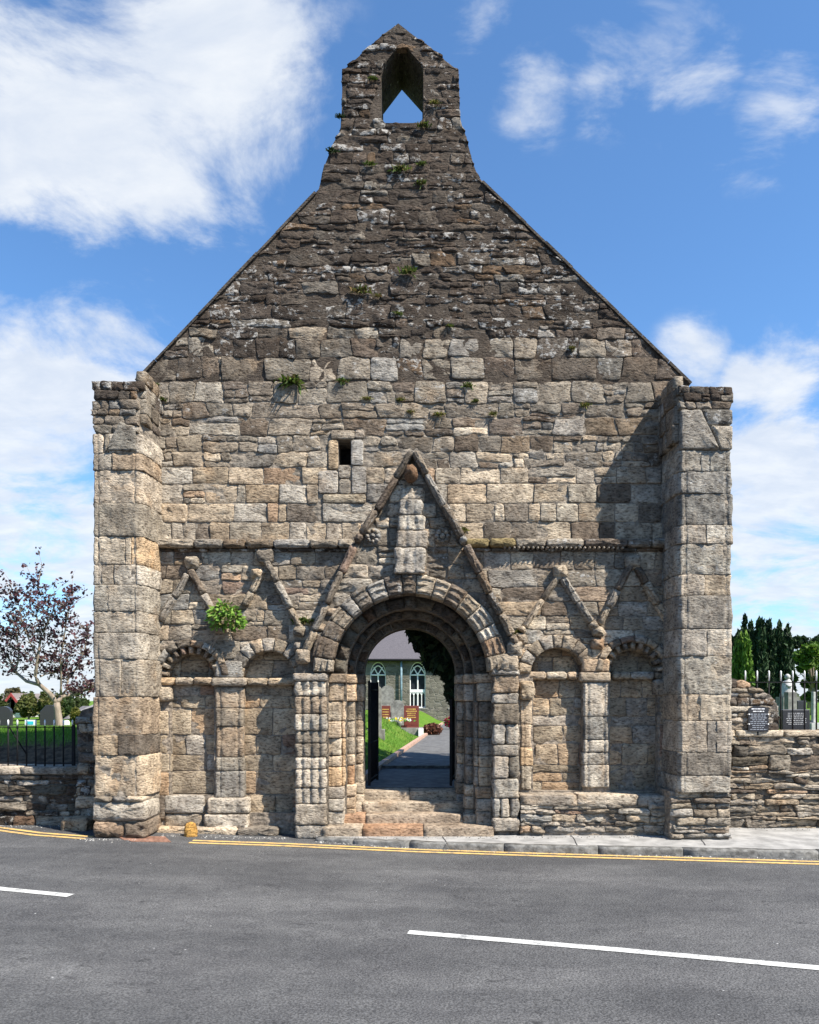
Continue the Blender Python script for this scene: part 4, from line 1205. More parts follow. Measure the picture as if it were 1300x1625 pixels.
# carved head above the figure
hx, hz = W(652, 757, TY); m = MB(); V = []; Fc = []; nu, nv = 14, 9
for j in range(nv + 1):
    th = math.pi * j / nv
    for i in range(nu):
        ph = 2 * math.pi * i / nu; d = Vector((math.sin(th) * math.cos(ph), math.sin(th) * math.sin(ph), math.cos(th)))
        r = 1 + .22 * n3(d.x * 3, d.y * 3, d.z * 3) + .10 * n3(d.x * 8, d.y * 8, d.z * 8)
        face = .18 * max(0, -d.y) * (1 if abs(d.x) < .25 and -.5 < d.z < .2 else 0)
        V.append((hx + d.x * .105 * r, TY - .16 + d.y * (.15 * r + face * .25), hz + d.z * .135 * r))
for j in range(nv):
    for i in range(nu): Fc.append((j * nu + i, (j + 1) * nu + i, (j + 1) * nu + (i + 1) % nu, j * nu + (i + 1) % nu))
m.add(V, Fc, (.20, .13, .085, .1)); m.build('carved_head', M['stone'], portal, origin=m.center(), fix=True)
# carved rosettes either side of the figure
for px, py in ((592, 852), (702, 852)):
    x, z = W(px, py, TY)
    m = MB(); stone(m, arc_pts(x, z, .135, 0, 2 * math.pi * 15 / 16, 15), TY, .05, .03, .02, .0, .012, tint('grey')); o = m.build('rosette', M['stone'], portal, origin=m.center())
    for i in range(8):
        a = 2 * math.pi * i / 8; m = MB(); stone(m, arc_pts(x + .085 * math.cos(a), z + .085 * math.sin(a), .034, 0, 2 * math.pi * 7 / 8, 7), TY - .05, .03, .01, .015, .012, .004, tint('grey')); m.build('petal', M['stone'], o, origin=m.center())
    m = MB(); stone(m, arc_pts(x, z, .04, 0, 2 * math.pi * 7 / 8, 7), TY - .05, .04, .01, .02, .015, .004, tint('grey')); m.build('boss', M['stone'], o, origin=m.center())

# steps
stp = [(512, 784, 1309, 1323, -.42, [575, 672]), (514, 782, 1289, 1305, -.06, [580, 735]), (522, 778, 1272, 1285, .26, [575]), (540, 770, 1259, 1268, .56, [650])]
for i, (a, b, t, bt, yf, js) in enumerate(stp):
    xs_ = [a] + js + [b]; z1 = .145 * (i + 1) - .005
    for j, (p, q) in enumerate(zip(xs_, xs_[1:])):
        x0 = W(p, 0, yf)[0]; x1 = W(q, 0, yf)[0]
        m = MB(); profile_block(m, densify([(x0 + .004, yf), (x1 - .004, yf + R.uniform(-.01, .01)), (x1 - .004, yf + .55), (x0 + .004, yf + .55)], .08, True), z1 - .30, z1 + R.uniform(-.006, .006), .022, .012,
                                   [(.42, .36, .29, .2), (.38, .25, .17, 0), (.36, .30, .24, .1)][(i + j) % 3 if i < 2 else 0]); m.build('step', M['stone'], portal, origin=m.center())
m = MB(); m.box((CX - .9, .9, .1), (CX + .9, 1.35, .572), (.38, .34, .28, 0)); m.build('threshold', M['mortar'], portal, smooth=False)


# ------------------------------------------------------------------ boundary walls
def boundary(name, label, x0, x1, plane, top_px, base_px, rowspec, zone_fn, small, coping):
    o = empty(name, ((x0 + x1) / 2, plane, 0)); tag(o, label, 'wall')
    z1 = W(0, top_px, plane)[1]
    m = MB(); m.box((x0, plane + .01, GZ), (x1, plane + .45, z1 - .02), (.13, .115, .095, 0)); m.build('wall_core', M['mortar'], o, smooth=False)
    a = x0 * F / (CAM_D + plane) + 650; b = x1 * F / (CAM_D + plane) + 650
    kp = [(x0, GZ), (x0, z1), (x1, z1), (x1, GZ)]
    put_stones(courses(rowspec, a, b, plane, 3.2, .004), o, 'wall_stone', plane, zone_fn, small, 300, kp, (), (-.01, .065), .08, .014, .010, .026)
    x = x0
    while x < x1 - .05:
        e = min(x1, x + R.uniform(*coping[0])); m = MB(); h = coping[1]
        profile_block(m, densify([(x + .006, plane - coping[2]), (e - .006, plane - coping[2] + R.uniform(-.02, .02)), (e - .006, plane + .5), (x + .006, plane + .5)], .08, True), z1 - .01, z1 + h + R.uniform(-.015, .015), .02, .018, tint(coping[3])); m.build('coping_stone', M['stone'], o, origin=m.center()); x = e
    return o


LWY = .30
lwall = boundary('boundary_wall', 'low dark rubble wall with pale coping under the railings beside the purple tree', W(-260, 0, LWY)[0], W(130, 0, LWY)[0], LWY, 1228, 1312,
                 rand_rows(1229, 1330, 8, 17, (18, 60), .15), lambda a, b: R.choice(['dark', 'grey', 'deep']), 'wall_packing_stones', ((.5, .9), .12, .06, 'pale'))
RWY = .35
rwall = boundary('boundary_wall', 'low rubble wall with thin coping below the black plaque', 4.72, W(1560, 0, RWY)[0], RWY, 1168, 1308,
                 rand_rows(1168, 1222, 13, 22, (22, 60), .4) + rand_rows(1222, 1322, 5, 12, (16, 74), .0), lambda a, b: R.choice(['grey', 'mixed', 'deep']) if b < 1215 else R.choice(['pale', 'grey', 'mixed']), 'wall_packing_stones', ((.5, .9), .09, .04, 'tan'))
# sloping stub of masonry on the right wall
SY = .36
stub = empty('wall_stub', (W(1200, 0, SY)[0], SY, W(0, 1160, SY)[1])); tag(stub, 'sloping stub of rubble masonry standing on the wall behind the plaque', 'wall')
so_ = [W(*p, SY) for p in [(1111, 1160), (1111, 1062), (1166, 1075), (1182, 1080), (1226, 1103), (1236, 1118), (1238, 1160)]]
prism(shrink(so_, .03), [], SY, SY + .42, (.15, .13, .11, 0)).build('stub_core', M['mortar'], stub, smooth=False, fix=True)
put_stones(courses(rand_rows(1060, 1160, 7, 13, (14, 40), .05), 1110, 1240, SY, 2.5, .003), stub, 'stub_stone', SY, lambda a, b: R.choice(['mixed', 'grey', 'pale', 'dark']), 'stub_packing_stones', 300, so_, (), (.0, .05), .35, .016, .01, .018)
# broken masonry between railings and left buttress
lst = empty('wall_stub', (W(130, 0, .1)[0], .1, 0)); tag(lst, 'broken rubble wall end between the railings and the buttress', 'wall')
lo_ = [W(*p, .12) for p in [(112, 1335), (124, 1228), (120, 1140), (130, 1124), (150, 1118), (187, 1112), (187, 1335)]]
prism(shrink(lo_, .03), [], .12, .7, (.14, .12, .10, 0)).build('stub_core', M['mortar'], lst, smooth=False, fix=True)
put_stones(courses(rand_rows(1110, 1330, 9, 18, (14, 30), .1), 110, 188, .12, 3, .004), lst, 'stub_stone', .12, lambda a, b: R.choice(['mixed', 'grey', 'dark']), 'stub_packing_stones', 300, lo_, (), (.0, .07), .3, .02, .015, .025)
bp = on_road(124, 1316); bo = MB(); profile_block(bo, densify([(bp.x - .2, bp.y - .14), (bp.x + .2, bp.y - .16), (bp.x + .19, bp.y + .2), (bp.x - .18, bp.y + .2)], .05, True), bp.z - .1, bp.z + .19, .05, .03, tint('tan'))
tag(bo.build('boulder', M['stone'], None, origin=(bp.x, bp.y, bp.z)), 'squat tan boulder at the foot of the buttress beside the low dark wall', 'boulder')
# yellow-painted stump
sp_ = on_road(303, 1327); m = MB(); V = []; sec = [(.085, -.1), (.09, .0), (.09, .09), (.085, .15), (.065, .195), (.02, .215)]
for r, z in sec:
    for i in range(14):
        a = 2 * math.pi * i / 14; rr0 = r * 1.1 * (1 + .30 * n3(math.cos(a) * 2, math.sin(a) * 2, z * 9) + .10 * n3(math.cos(a) * 7, math.sin(a) * 7, z * 30)); V.append((sp_.x + rr0 * math.cos(a), sp_.y + rr0 * .8 * math.sin(a), sp_.z + z))
m.add(V, [(j * 14 + i, j * 14 + (i + 1) % 14, (j + 1) * 14 + (i + 1) % 14, (j + 1) * 14 + i) for j in range(len(sec) - 1) for i in range(14)] + [tuple((len(sec) - 1) * 14 + i for i in range(14))], (.46, .27, .08, 0))
tag(m.build('marker_stone', M['stone'], None, origin=(sp_.x, sp_.y, sp_.z), fix=True), 'small stone stump painted ochre yellow at the foot of the church front', 'marker stone')
# reddish paving let into the road edge
pc = [on_road(*p) for p in [(175, 1327), (262, 1328), (272, 1337), (205, 1336)]]
patch = empty('paving_patch', pc[0]); tag(patch, 'reddish brick paving patch set into the road between the yellow lines', 'paving')
for r in range(4):
    for c_ in range(9):
        q = []
        for (u, v) in ((c_ + .04 + .5 * (r % 2), r + .06), (c_ + .96 + .5 * (r % 2), r + .06), (c_ + .96 + .5 * (r % 2), r + .94), (c_ + .04 + .5 * (r % 2), r + .94)):
            u = min(u / 9, 1); v /= 4; q.append((pc[0].lerp(pc[1], u)).lerp(pc[3].lerp(pc[2], u), v))
        m = MB(); V = [(p.x, p.y, road_z(p.x) - .03) for p in q] + [(p.x, p.y, road_z(p.x) + .008) for p in q]
        k = R.uniform(.8, 1.2); m.add(V, [(0, 1, 2, 3), (4, 5, 6, 7), (0, 4, 5, 1), (1, 5, 6, 2), (2, 6, 7, 3), (3, 7, 4, 0)], (.24 * k, .13 * k, .09 * k, 0)); m.build('brick', M['plainpaint'], patch, smooth=False, origin=m.center(), fix=True)


# ------------------------------------------------------------------ railings, gates, plaque
def railing(name, label, pxs, plane, top_px, tip_px, low_px, foot_z, x_end, brace=None):
    o = empty(name, (W(sum(pxs) / len(pxs), 0, plane)[0], plane, foot_z)); tag(o, label, 'railing')
    zt = W(0, top_px, plane)[1]; ztip = W(0, tip_px, plane)[1]; zl = W(0, low_px, plane)[1]
    for px in pxs:
        x = W(px, 0, plane)[0]
        m = MB(); m.tube([(x, plane, foot_z), (x, plane, zt)], [.013, .013], 8); b = m.build('bar', M['iron'], o, origin=(x, plane, foot_z))
        m = MB(); m.tube([(x, plane, zt + .006), (x, plane, ztip - .02), (x, plane, ztip)], [.014, .014, .003], 8); m.build('painted_tip', M['whitepaint'], b, origin=(x, plane, zt))
    xa = W(min(pxs), 0, plane)[0] - .1; xb = x_end
    for nm, z in (('top_rail', zt - .02), ('bottom_rail', zl)):
        m = MB(); m.box((xa, plane - .018, z - .008), (xb, plane + .018, z + .008)); m.build(nm, M['iron'], o, smooth=False, origin=m.center())
    if brace:
        p, q = (W(*brace[0], plane), W(*brace[1], plane)); m = MB(); m.tube([(p[0], plane + .01, p[1]), (q[0], plane + .30, q[1])], [.011, .011], 6); m.build('brace', M['iron'], o, origin=m.center())
    return o


lr = railing('railing', 'black iron railing with white tips on the low wall beside the purple tree', [-60 + 14.6 * i for i in range(12)] + [115], .42, 1152, 1142, 1211, W(0, 1216, .42)[1], W(117, 0, .42)[0], ((13, 1152), (28, 1200)))
x = W(117, 0, .42)[0]; m = MB(); m.box((x - .02, .40, W(0, 1216, .42)[1]), (x + .02, .44, W(0, 1150, .42)[1])); m.build('end_post', M['iron'], lr, smooth=False, origin=m.center())
rr_ = railing('railing', 'black iron railing with white tips on the wall beside the dark yews', [1183 + 18.8 * i for i in range(14)], .80, 1081, 1064, 1162, 1.35, W(1440, 0, .8)[0])

# iron gate leaves standing open behind the doorway
for sgn, lab, wid in ((-1, 'black iron gate leaf folded back against the sunlit doorway jamb', 1.0), (1, 'black iron gate leaf folded back against the shaded doorway jamb', 1.0)):
    gx = CX + sgn * .70; gy = .97; g = empty('gate', (gx, gy, .6)); tag(g, lab, 'gate')
    top = 2.42 if sgn < 0 else 2.1; lean = -sgn * .10 if sgn < 0 else sgn * .12
    P = lambda t: (gx + lean * t, gy + wid * t)
    for t in (0, .98):
        px_, py_ = P(t); m = MB(); m.box((px_ - .022, py_ - .022, .62), (px_ + .022, py_ + .022, top)); m.build('stile', M['iron'], g, smooth=False, origin=m.center())
    for z in (.72, 1.35, top - .15):
        a = P(0.0); b = P(.98); m = MB(); m.tube([(a[0], a[1], z), (b[0], b[1], z)], [.016, .016], 6); m.build('rail', M['iron'], g, origin=m.center())
    for k in range(1, 9):
        px_, py_ = P(k / 9); m = MB(); m.tube([(px_, py_, .66), (px_, py_, top - .02)], [.010, .010], 6); m.build('bar', M['iron'], g, origin=m.center())


def text_rows(mb, x0, x1, z0, z1, y, rows, th, rng, tint_=(.5, .52, .55, 0)):
    for i in range(rows):
        z = z1 - (z1 - z0) * (i + .5) / rows; ind = rng.uniform(.0, .14) * (x1 - x0); x = x0 + ind; e = x1 - ind
        while x < e:
            l = min(rng.uniform(.02, .06), e - x)
            if l > .008: mb.box((x, y - .0015, z - th / 2), (x + l, y, z + th / 2), tint_)
            x += l + .012


PY_ = SY - .075
px0, pz1 = W(1188, 1125, PY_); px1, pz0 = W(1220, 1161, PY_)
pq = empty('plaque', ((px0 + px1) / 2, PY_, pz0)); tag(pq, 'black information plaque with pale lettering fixed to the sloping wall stub', 'plaque')
cxq = (px0 + px1) / 2
ol = [(px0, pz0), (px1, pz0), (px1, pz1)] + [(cxq + (px1 - px0) * .5 * math.cos(a) * .92, pz1 + .045 * math.sin(a)) for a in [math.pi * k / 8 for k in range(1, 8)]] + [(px0, pz1)]
prism(ol, [], PY_, PY_ + .02).build('board', M['granite'], pq, smooth=False, fix=True)
m = MB(); text_rows(m, px0 + .05, px1 - .05, pz1 - .06, pz1 + .02, PY_ - .001, 2, .016, R, (.7, .7, .7, 0)); text_rows(m, px0 + .025, px1 - .025, pz0 + .02, pz1 - .07, PY_ - .001, 9, .009, R, (.40, .43, .48, 0)); m.build('lettering', M['plainpaint'], pq, smooth=False)['kind'] = 'stuff'
for a in (px0 + .008, px1 - .008):
    for b in (pz0 + .12, pz1 - .09):
        m = MB(); m.tube([(a, PY_ - .012, b), (a, PY_ + .06, b)], [.012, .012], 8); m.build('fixing_bolt', M['whitepaint'], pq, origin=m.center())
m = MB(); m.box((cxq - .012, PY_ + .021, pz0 - .06), (cxq + .012, PY_ + .04, pz1)); m.build('post', M['iron'], pq, smooth=False, origin=m.center())


# ------------------------------------------------------------------ headstones
def ground_z(x, y): return lawn_z(x, y)


def headstone(label, px, y, top_px, width_px, mat, shape='round', thick=.14, letters=None, base=True, group='headstones in the graveyard', at_z=None):
    d = CAM_D + y; x = (px - 650) * d / F; gz = ground_z(x, y) if at_z is None else at_z; zt = CAM_Z - (top_px - 1110) * d / F; hw = width_px * d / F / 2
    o = empty('headstone', (x, y, gz)); tag(o, label, 'headstone', group)
    zb_ = gz + (.18 if base else (-.1 if at_z is None else .002))
    if shape == 'round': ol = [(x - hw, zb_), (x + hw, zb_), (x + hw, zt - hw * .8)] + [(x + hw * math.cos(a), zt - hw * .8 + hw * .8 * math.sin(a)) for a in [math.pi * k / 12 for k in range(1, 12)]] + [(x - hw, zt - hw * .8)]
    elif shape == 'point': ol = [(x - hw, zb_), (x + hw, zb_), (x + hw, zt - hw * .7), (x + hw * .7, zt - hw * .4), (x + hw * .35, zt), (x - hw * .35, zt), (x - hw * .7, zt - hw * .4), (x - hw, zt - hw * .7)]
    else: ol = [(x - hw, zb_), (x + hw, zb_), (x + hw, zt), (x - hw, zt)]
    s = prism(ol, [], y, y + thick).build('slab', mat, o, smooth=False, fix=True)
    bv = s.modifiers.new('edge', 'BEVEL'); bv.width = .012; bv.segments = 2
    if base:
        m = MB(); m.box((x - hw - .10, y - .12, gz - .3), (x + hw + .10, y + thick + .12, zb_ - .004)); m.build('base', mat if letters is None else M['greystone'], o, smooth=False, origin=m.center())
    if letters:
        m = MB(); text_rows(m, x - hw * .72, x + hw * .72, zb_ + (zt - zb_) * .35, zt - (zt - zb_) * .12, y - .002, letters[0], letters[1], R, letters[2]); m.build('lettering', M['plainpaint'], o, smooth=False)['kind'] = 'stuff'
    return o


gold = (.60, .40, .10, 0); silver = (.45, .45, .45, 0)
headstone('tall weathered grey headstone just inside the doorway beside the gate', 597, 11, 1088, 17, M['greystone'], 'round', .16)
GYR = 18.0
headstone('pale round-topped grey headstone behind the red granite ones', 615, 19.6, 1088, 21, M['greystone'], 'round', .16)
headstone('shorter grey round-topped headstone between the two red granite ones', 631, 19.2, 1111, 20, M['greystone'], 'round', .16)
gtop = W(0, 1155, GYR)[1]
gp = empty('grave_surround', (W(640, 0, GYR)[0], GYR, .6)); tag(gp, 'low pale stone surround under the two red granite headstones', 'grave')
m = MB(); m.box((W(603, 0, GYR)[0], GYR - .25, .3), (W(672, 0, GYR)[0], GYR + .75, gtop)); m.build('kerb_slab', M['greystone'], gp, smooth=False, origin=m.center())
m = MB(); m.box((W(606, 0, GYR)[0], GYR + .08, gtop + .001), (W(665, 0, GYR)[0], GYR + .5, gtop + .09)); m.build('plinth', M['redgranite'], gp, smooth=False, origin=m.center())
m = MB(); m.box((W(664, 0, GYR)[0], GYR - .42, .3), (W(672, 0, GYR)[0], GYR - .254, gtop - .02)); m.build('corner_post', M['whitepaint'], gp, smooth=False, origin=m.center())
headstone('narrow red granite headstone with gilt lettering and yellow flowers', 612, GYR + .18, 1120, 15, M['redgranite'], 'flat', .12, (4, .035, gold), False, at_z=gtop + .09)
headstone('wide red granite headstone with gilt lettering above white flowers', 653, GYR + .18, 1120, 24, M['redgranite'], 'flat', .12, (5, .035, gold), False, at_z=gtop + .09)
headstone('large dark headstone with clipped shoulders left of the purple tree trunk', 78, 15, 1119, 30, M['granite'], 'point', .16)
headstone('dark round headstone at the picture edge in front of the red-gabled house', 5, 15, 1121, 24, M['granite'], 'round', .16)
headstone('dark round-topped headstone between the white house and the buttress', 141, 13, 1129, 15, M['granite'], 'round', .14)
headstone('small pale headstone at the foot of the purple tree', 104, 14, 1143, 9, M['whitepaint'], 'round', .10)
headstone('black polished headstone with lettering directly behind the wall coping', 1264, 1.6, 1126, 44, M['granite'], 'flat', .12, (7, .012, silver))
headstone('grey shouldered headstone with bronze tint behind the black polished one', 1258, 6, 1098, 14, M['greystone'], 'flat', .20)
headstone('low dark grey headstone between the yews and the white post', 1273, 7, 1112, 14, M['granite'], 'flat', .20)
headstone('thin white post-like headstone beside the light green tree', 1293, 5, 1098, 4, M['marble'], 'flat', .10)
# white statue on a pedestal behind the right railing
sy = 9.0; p = at(1250, 1106, sy); gz = ground_z(p.x, sy)
st = empty('grave_statue', (p.x, sy, gz)); tag(st, 'white carved grave statue on a grey pedestal behind the railing', 'statue')
m = MB(); m.box((p.x - .22, sy - .22, gz - .2), (p.x + .22, sy + .22, p.z)); m.build('pedestal', M['greystone'], st, smooth=False, origin=m.center())
m = MB(); m.tube([(p.x, sy, p.z), (p.x, sy, p.z + .12), (p.x - .02, sy, p.z + .25), (p.x, sy, p.z + .40), (p.x + .02, sy, p.z + .47), (p.x, sy, p.z + .50)], [.20, .19, .13, .13, .06, .05], 10); m.tube([(p.x, sy, p.z + .49), (p.x, sy, p.z + .54), (p.x, sy, p.z + .60), (p.x, sy, p.z + .64)], [.05, .075, .07, .02], 10)
m.tube([(p.x - .13, sy, p.z + .40), (p.x - .02, sy - .15, p.z + .28), (p.x + .06, sy - .16, p.z + .33)], [.04, .035, .03], 6); m.build('figure', M['marble'], st, origin=m.center())

# flower vase between the red headstones
fy = GYR + .02; fx = W(634, 0, fy)[0]; fz = gtop + .05
fv = empty('flower_bowl', (fx, fy, fz)); tag(fv, 'low bowl of white and yellow flowers between the red headstones', 'flowers')
m = MB(); m.tube([(fx, fy, fz - .05), (fx, fy, fz + .12), (fx, fy, fz + .2)], [.06, .10, .14], 12); m.build('bowl', M['greystone'], fv, origin=m.center())
m = MB()
for i in range(60):
    c_ = Vector((fx + R.gauss(0, .26), fy + R.gauss(0, .06), fz + .22 + abs(R.gauss(0, .06)))); a = Vector((R.gauss(0, 1), R.gauss(0, 1), R.gauss(0, 1))).normalized() * .04; b = a.orthogonal().normalized() * .04
    m.add([c_ - a - b, c_ + a - b, c_ + a + b, c_ - a + b], [(0, 1, 2, 3)], R.choice([(.8, .8, .76, 0), (.8, .6, .05, 0), (.8, .8, .78, 0), (.1, .25, .04, 0)]))
m.build('blossoms', M['leaf'], fv, origin=m.center())

# ------------------------------------------------------------------ church beyond the graveyard
CY = 38.0
ch = empty('stone_church', (0, CY, .5)); tag(ch, 'grey stone church with slate roof and white traceried windows seen through the doorway', 'church')
c_x0, c_x1 = -9.5, 9.5; eave = W(0, 1046, CY)[1]; ridge = eave + 4.6


def lancet(cx, hw, zb_, zs, n=8):
    zt_ = hw * 1.55; pts = [(cx - hw, zb_), (cx + hw, zb_), (cx + hw, zs)]
    for k in range(1, n): t = k / n; pts.append((cx + hw * (1 - t ** 1.7), zs + zt_ * math.sin(t * math.pi / 2) ** .95))
    pts.append((cx, zs + zt_))
    for k in range(n - 1, 0, -1): t = k / n; pts.append((cx - hw * (1 - t ** 1.7), zs + zt_ * math.sin(t * math.pi / 2) ** .95))
    pts.append((cx - hw, zs)); return pts


wins = [W(px, 0, CY)[0] for px in (474, 537, 600, 663, 726, 789)]; hwz = .52; zsill = W(0, 1123, CY)[1]; zspr = W(0, 1070, CY)[1]
wl = prism([(c_x0, -.2), (c_x1, -.2), (c_x1, eave), (c_x0, eave)], [lancet(wx, hwz, zsill, zspr) for wx in wins], CY, CY + .5).build('wall', M['church'], ch, smooth=False, fix=True)
m = MB(); m.box((c_x0, CY + .501, -.2), (c_x1, CY + 8.4, eave)); m.build('nave', M['church'], ch, smooth=False)
zpl = W(0, 1127, CY)[1]
m = MB(); m.box((c_x0, CY - .12, -.2), (c_x1, CY - .003, zpl)); m.build('plinth', M['church'], ch, smooth=False)
m = MB(); m.add([(c_x0 - .3, CY - .35, eave - .05), (c_x1 + .3, CY - .35, eave - .05), (c_x1 + .3, CY + 4.2, ridge), (c_x0 - .3, CY + 4.2, ridge), (c_x0 - .3, CY + 8.8, eave - .05), (c_x1 + .3, CY + 8.8, eave - .05)], [(0, 1, 2, 3), (3, 2, 5, 4), (0, 3, 4), (1, 5, 2), (0, 4, 5, 1)]); m.build('roof', M['slate'], ch, smooth=False, fix=True)
m = MB(); m.tube([(c_x0 - .3, CY - .4, eave - .08), (c_x1 + .3, CY - .4, eave - .08)], [.08, .08], 8); m.build('gutter', M['iron'], ch, origin=m.center())
x = W(637, 0, CY)[0]; m = MB(); m.tube([(x, CY - .2, zpl), (x, CY - .2, eave - .1)], [.07, .07], 8, (.16, .24, .28, 0)); m.build('downpipe', M['plainpaint'], ch, origin=m.center())
for wx in wins:
    win = MB(); yf = CY + .18
    prism_l = lancet(wx, hwz - .005, zsill, zspr)
    g = prism(prism_l, [], CY + .26, CY + .29).build('window', M['glass'], ch, smooth=False, fix=True)
    fr = MB()

    def bar(a, b, r=.045): fr.tube([(a[0], yf, a[1]), (b[0], yf, b[1])], [r, r], 6)
    for i in range(len(prism_l)): bar(prism_l[i], prism_l[(i + 1) % len(prism_l)], .05)
    bar((wx, zsill), (wx, zspr + .1)); zt1 = zsill + (zspr - zsill) * .98; bar((wx - hwz, zt1), (wx + hwz, zt1), .05)
    zm_ = zsill + (zspr - zsill) * .50; fr.box((wx - hwz, yf - .05, zm_ - .10), (wx + hwz, yf + .05, zm_ + .10))
    for s in (-1, 1):
        bar((wx + s * hwz * .5, zsill), (wx + s * hwz * .5, zm_), .03)
        # crossing tracery bars in the head
        pts_ = [(wx + s * (hwz * (1 - t)), zt1 + .62 * math.sin(t * 1.5)) for t in (0, .25, .5, .75, 1.0)]
        for a, b in zip(pts_, pts_[1:]): bar(a, b, .045)
        bar((wx, zt1), (wx + s * hwz * .55, zt1 + .52), .04)
    for k in (-.75, -.25, .25, .75): bar((wx + k * hwz - .13, zm_ - .28), (wx + k * hwz, zm_ - .08), .028); bar((wx + k * hwz + .13, zm_ - .28), (wx + k * hwz, zm_ - .08), .028)
    fr.build('tracery', M['whitepaint'], g, smooth=False)
    m = MB(); m.box((wx - hwz - .1, CY - .10, zsill - .12), (wx + hwz + .1, CY + .15, zsill - .01)); m.build('sill', M['greystone'], g, smooth=False)


# ------------------------------------------------------------------ houses far left
def house(label, px0, px1, y, eave_px, ridge_px, walls, roofc, trim, gable_front=True, win=True):
    x0 = W(px0, 0, y)[0]; x1 = W(px1, 0, y)[0]; ze = W(0, eave_px, y)[1]; zr = W(0, ridge_px, y)[1]; xm = (x0 + x1) / 2
    o = empty('house', (xm, y, 1.3)); tag(o, label, 'house'); dp = 8
    if gable_front:
        prism([(x0, .5), (x1, .5), (x1, ze), (xm, zr), (x0, ze)], [], y, y + dp, (*walls, 0)).build('wall', M['plainpaint'], o, smooth=False, fix=True)
        for sx, xe in ((-1, x0), (1, x1)):
            dx = sx * .35; V = []
            for yy in (y - .35, y + dp + .2):
                V += [(xm, yy, zr + .05), (xe + dx, yy, ze - .3), (xe + dx, yy, ze - .15), (xm, yy, zr + .22)]
            m = MB(); m.add(V, [(0, 1, 2, 3), (7, 6, 5, 4), (0, 4, 5, 1), (1, 5, 6, 2), (2, 6, 7, 3), (3, 7, 4, 0)], (*roofc, 0)); m.build('roof', M['plainpaint'], o, smooth=False, fix=True)
            m = MB(); m.add([(a, yy, b) for yy in (y - .42, y - .36) for a, b in ((xm, zr - .05), (xe + dx, ze - .42), (xe + dx, ze - .12), (xm, zr + .25))], [(0, 1, 2, 3), (7, 6, 5, 4), (0, 4, 5, 1), (1, 5, 6, 2), (2, 6, 7, 3), (3, 7, 4, 0)], (*trim, 0)); m.build('bargeboard', M['plainpaint'], o, smooth=False, fix=True)
    else:
        m = MB(); m.box((x0, y, .5), (x1, y + dp, ze), (*walls, 0)); m.build('wall', M['plainpaint'], o, smooth=False)
        m = MB(); m.add([(x0 - .3, y - .3, ze), (x1 + .3, y - .3, ze), (x1 + .3, y + dp / 2, zr), (x0 - .3, y + dp / 2, zr), (x0 - .3, y + dp + .3, ze), (x1 + .3, y + dp + .3, ze)], [(0, 1, 2, 3), (3, 2, 5, 4), (0, 3, 4), (1, 5, 2), (0, 4, 5, 1)], (*roofc, 0)); m.build('roof', M['plainpaint'], o, smooth=False, fix=True)
    if win:
        for k in (-.45, .45):
            wx = xm + k * (x1 - x0) * .3; zc = ze + .1 if gable_front else ze - 1.2
            m = MB(); m.box((wx - .45, y - .06, zc - .7), (wx + .45, y - .004, zc + .6)); w_ = m.build('window', M['whitepaint'], o, smooth=False, origin=m.center())
            m = MB(); m.box((wx - .37, y - .08, zc - .62), (wx + .37, y - .063, zc + .52)); m.build('pane', M['glass'], w_, smooth=False, origin=m.center())
    return o


house('far house with pale gable and red bargeboards beyond the graveyard', 8, 34, 55, 1122, 1104, (.55, .52, .46), (.17, .14, .13), (.30, .05, .05))
house('far brown-roofed house behind the red-gabled one', -90, 24, 66, 1120, 1104, (.48, .42, .34), (.16, .13, .115), (.3, .3, .3), False, False)
house('far house with dark grey roof beside the purple tree trunk', 107, 131, 60, 1141, 1121, (.35, .33, .30), (.115, .11, .115), (.3, .3, .3), False, False)
house('white rendered house partly hidden by the buttress', 131, 190, 40, 1130, 1112, (.74, .73, .70), (.20, .19, .18), (.5, .5, .5), False, True)
# notice board
nb_p = at(48, 1147, 30); gz = ground_z(nb_p.x, 30); nb = empty('notice_board', (nb_p.x, 30, gz)); tag(nb, 'white and turquoise notice board standing beyond the railing', 'sign')
m = MB(); m.box((nb_p.x - .30, 30, nb_p.z - .16), (nb_p.x + .30, 30.04, nb_p.z + .16)); m.build('board', M['whitepaint'], nb, smooth=False, origin=m.center())
m = MB(); m.box((nb_p.x - .16, 29.985, nb_p.z - .10), (nb_p.x + .18, 29.996, nb_p.z + .08), (.03, .42, .50, 0)); m.build('panel', M['plainpaint'], nb, smooth=False, origin=m.center())
for s in (-.24, .24):
    m = MB(); m.tube([(nb_p.x + s, 30.06, gz - .1), (nb_p.x + s, 30.06, nb_p.z + .1)], [.02, .02], 6); m.build('post', M['iron'], nb, origin=m.center())


# ------------------------------------------------------------------ trees and plants
def leaves(mb, clumps, n, size, cols, rng, up=0.0, elong=1.6):
    """clumps: (center, (rx,ry,rz), weight)"""
    tot = sum(c[2] for c in clumps)
    for c, r, w_ in clumps:
        for _ in range(max(1, int(n * w_ / tot))):
            d = Vector((rng.gauss(0, 1), rng.gauss(0, 1), rng.gauss(0, 1))).normalized() * (rng.random() ** .45)
            p = Vector((c[0] + d.x * r[0], c[1] + d.y * r[1], c[2] + d.z * r[2]))
            nrm = Vector((rng.gauss(0, 1), rng.gauss(0, 1), rng.gauss(0, 1)))
            a = Vector((rng.gauss(0, 1), rng.gauss(0, 1), rng.gauss(0, 1) + up * 3)).normalized(); b = a.cross(nrm).normalized()
            s = size * rng.uniform(.6, 1.3); col = cols[int(rng.random() * len(cols))]; k = rng.uniform(.75, 1.25)
            mb.add([p - a * s * elong * .5, p + b * s * .5 - a * s * .05, p + a * s * elong * .5, p - b * s * .5 - a * s * .05], [(0, 1, 2, 3)], (col[0] * k, col[1] * k, col[2] * k, 0))


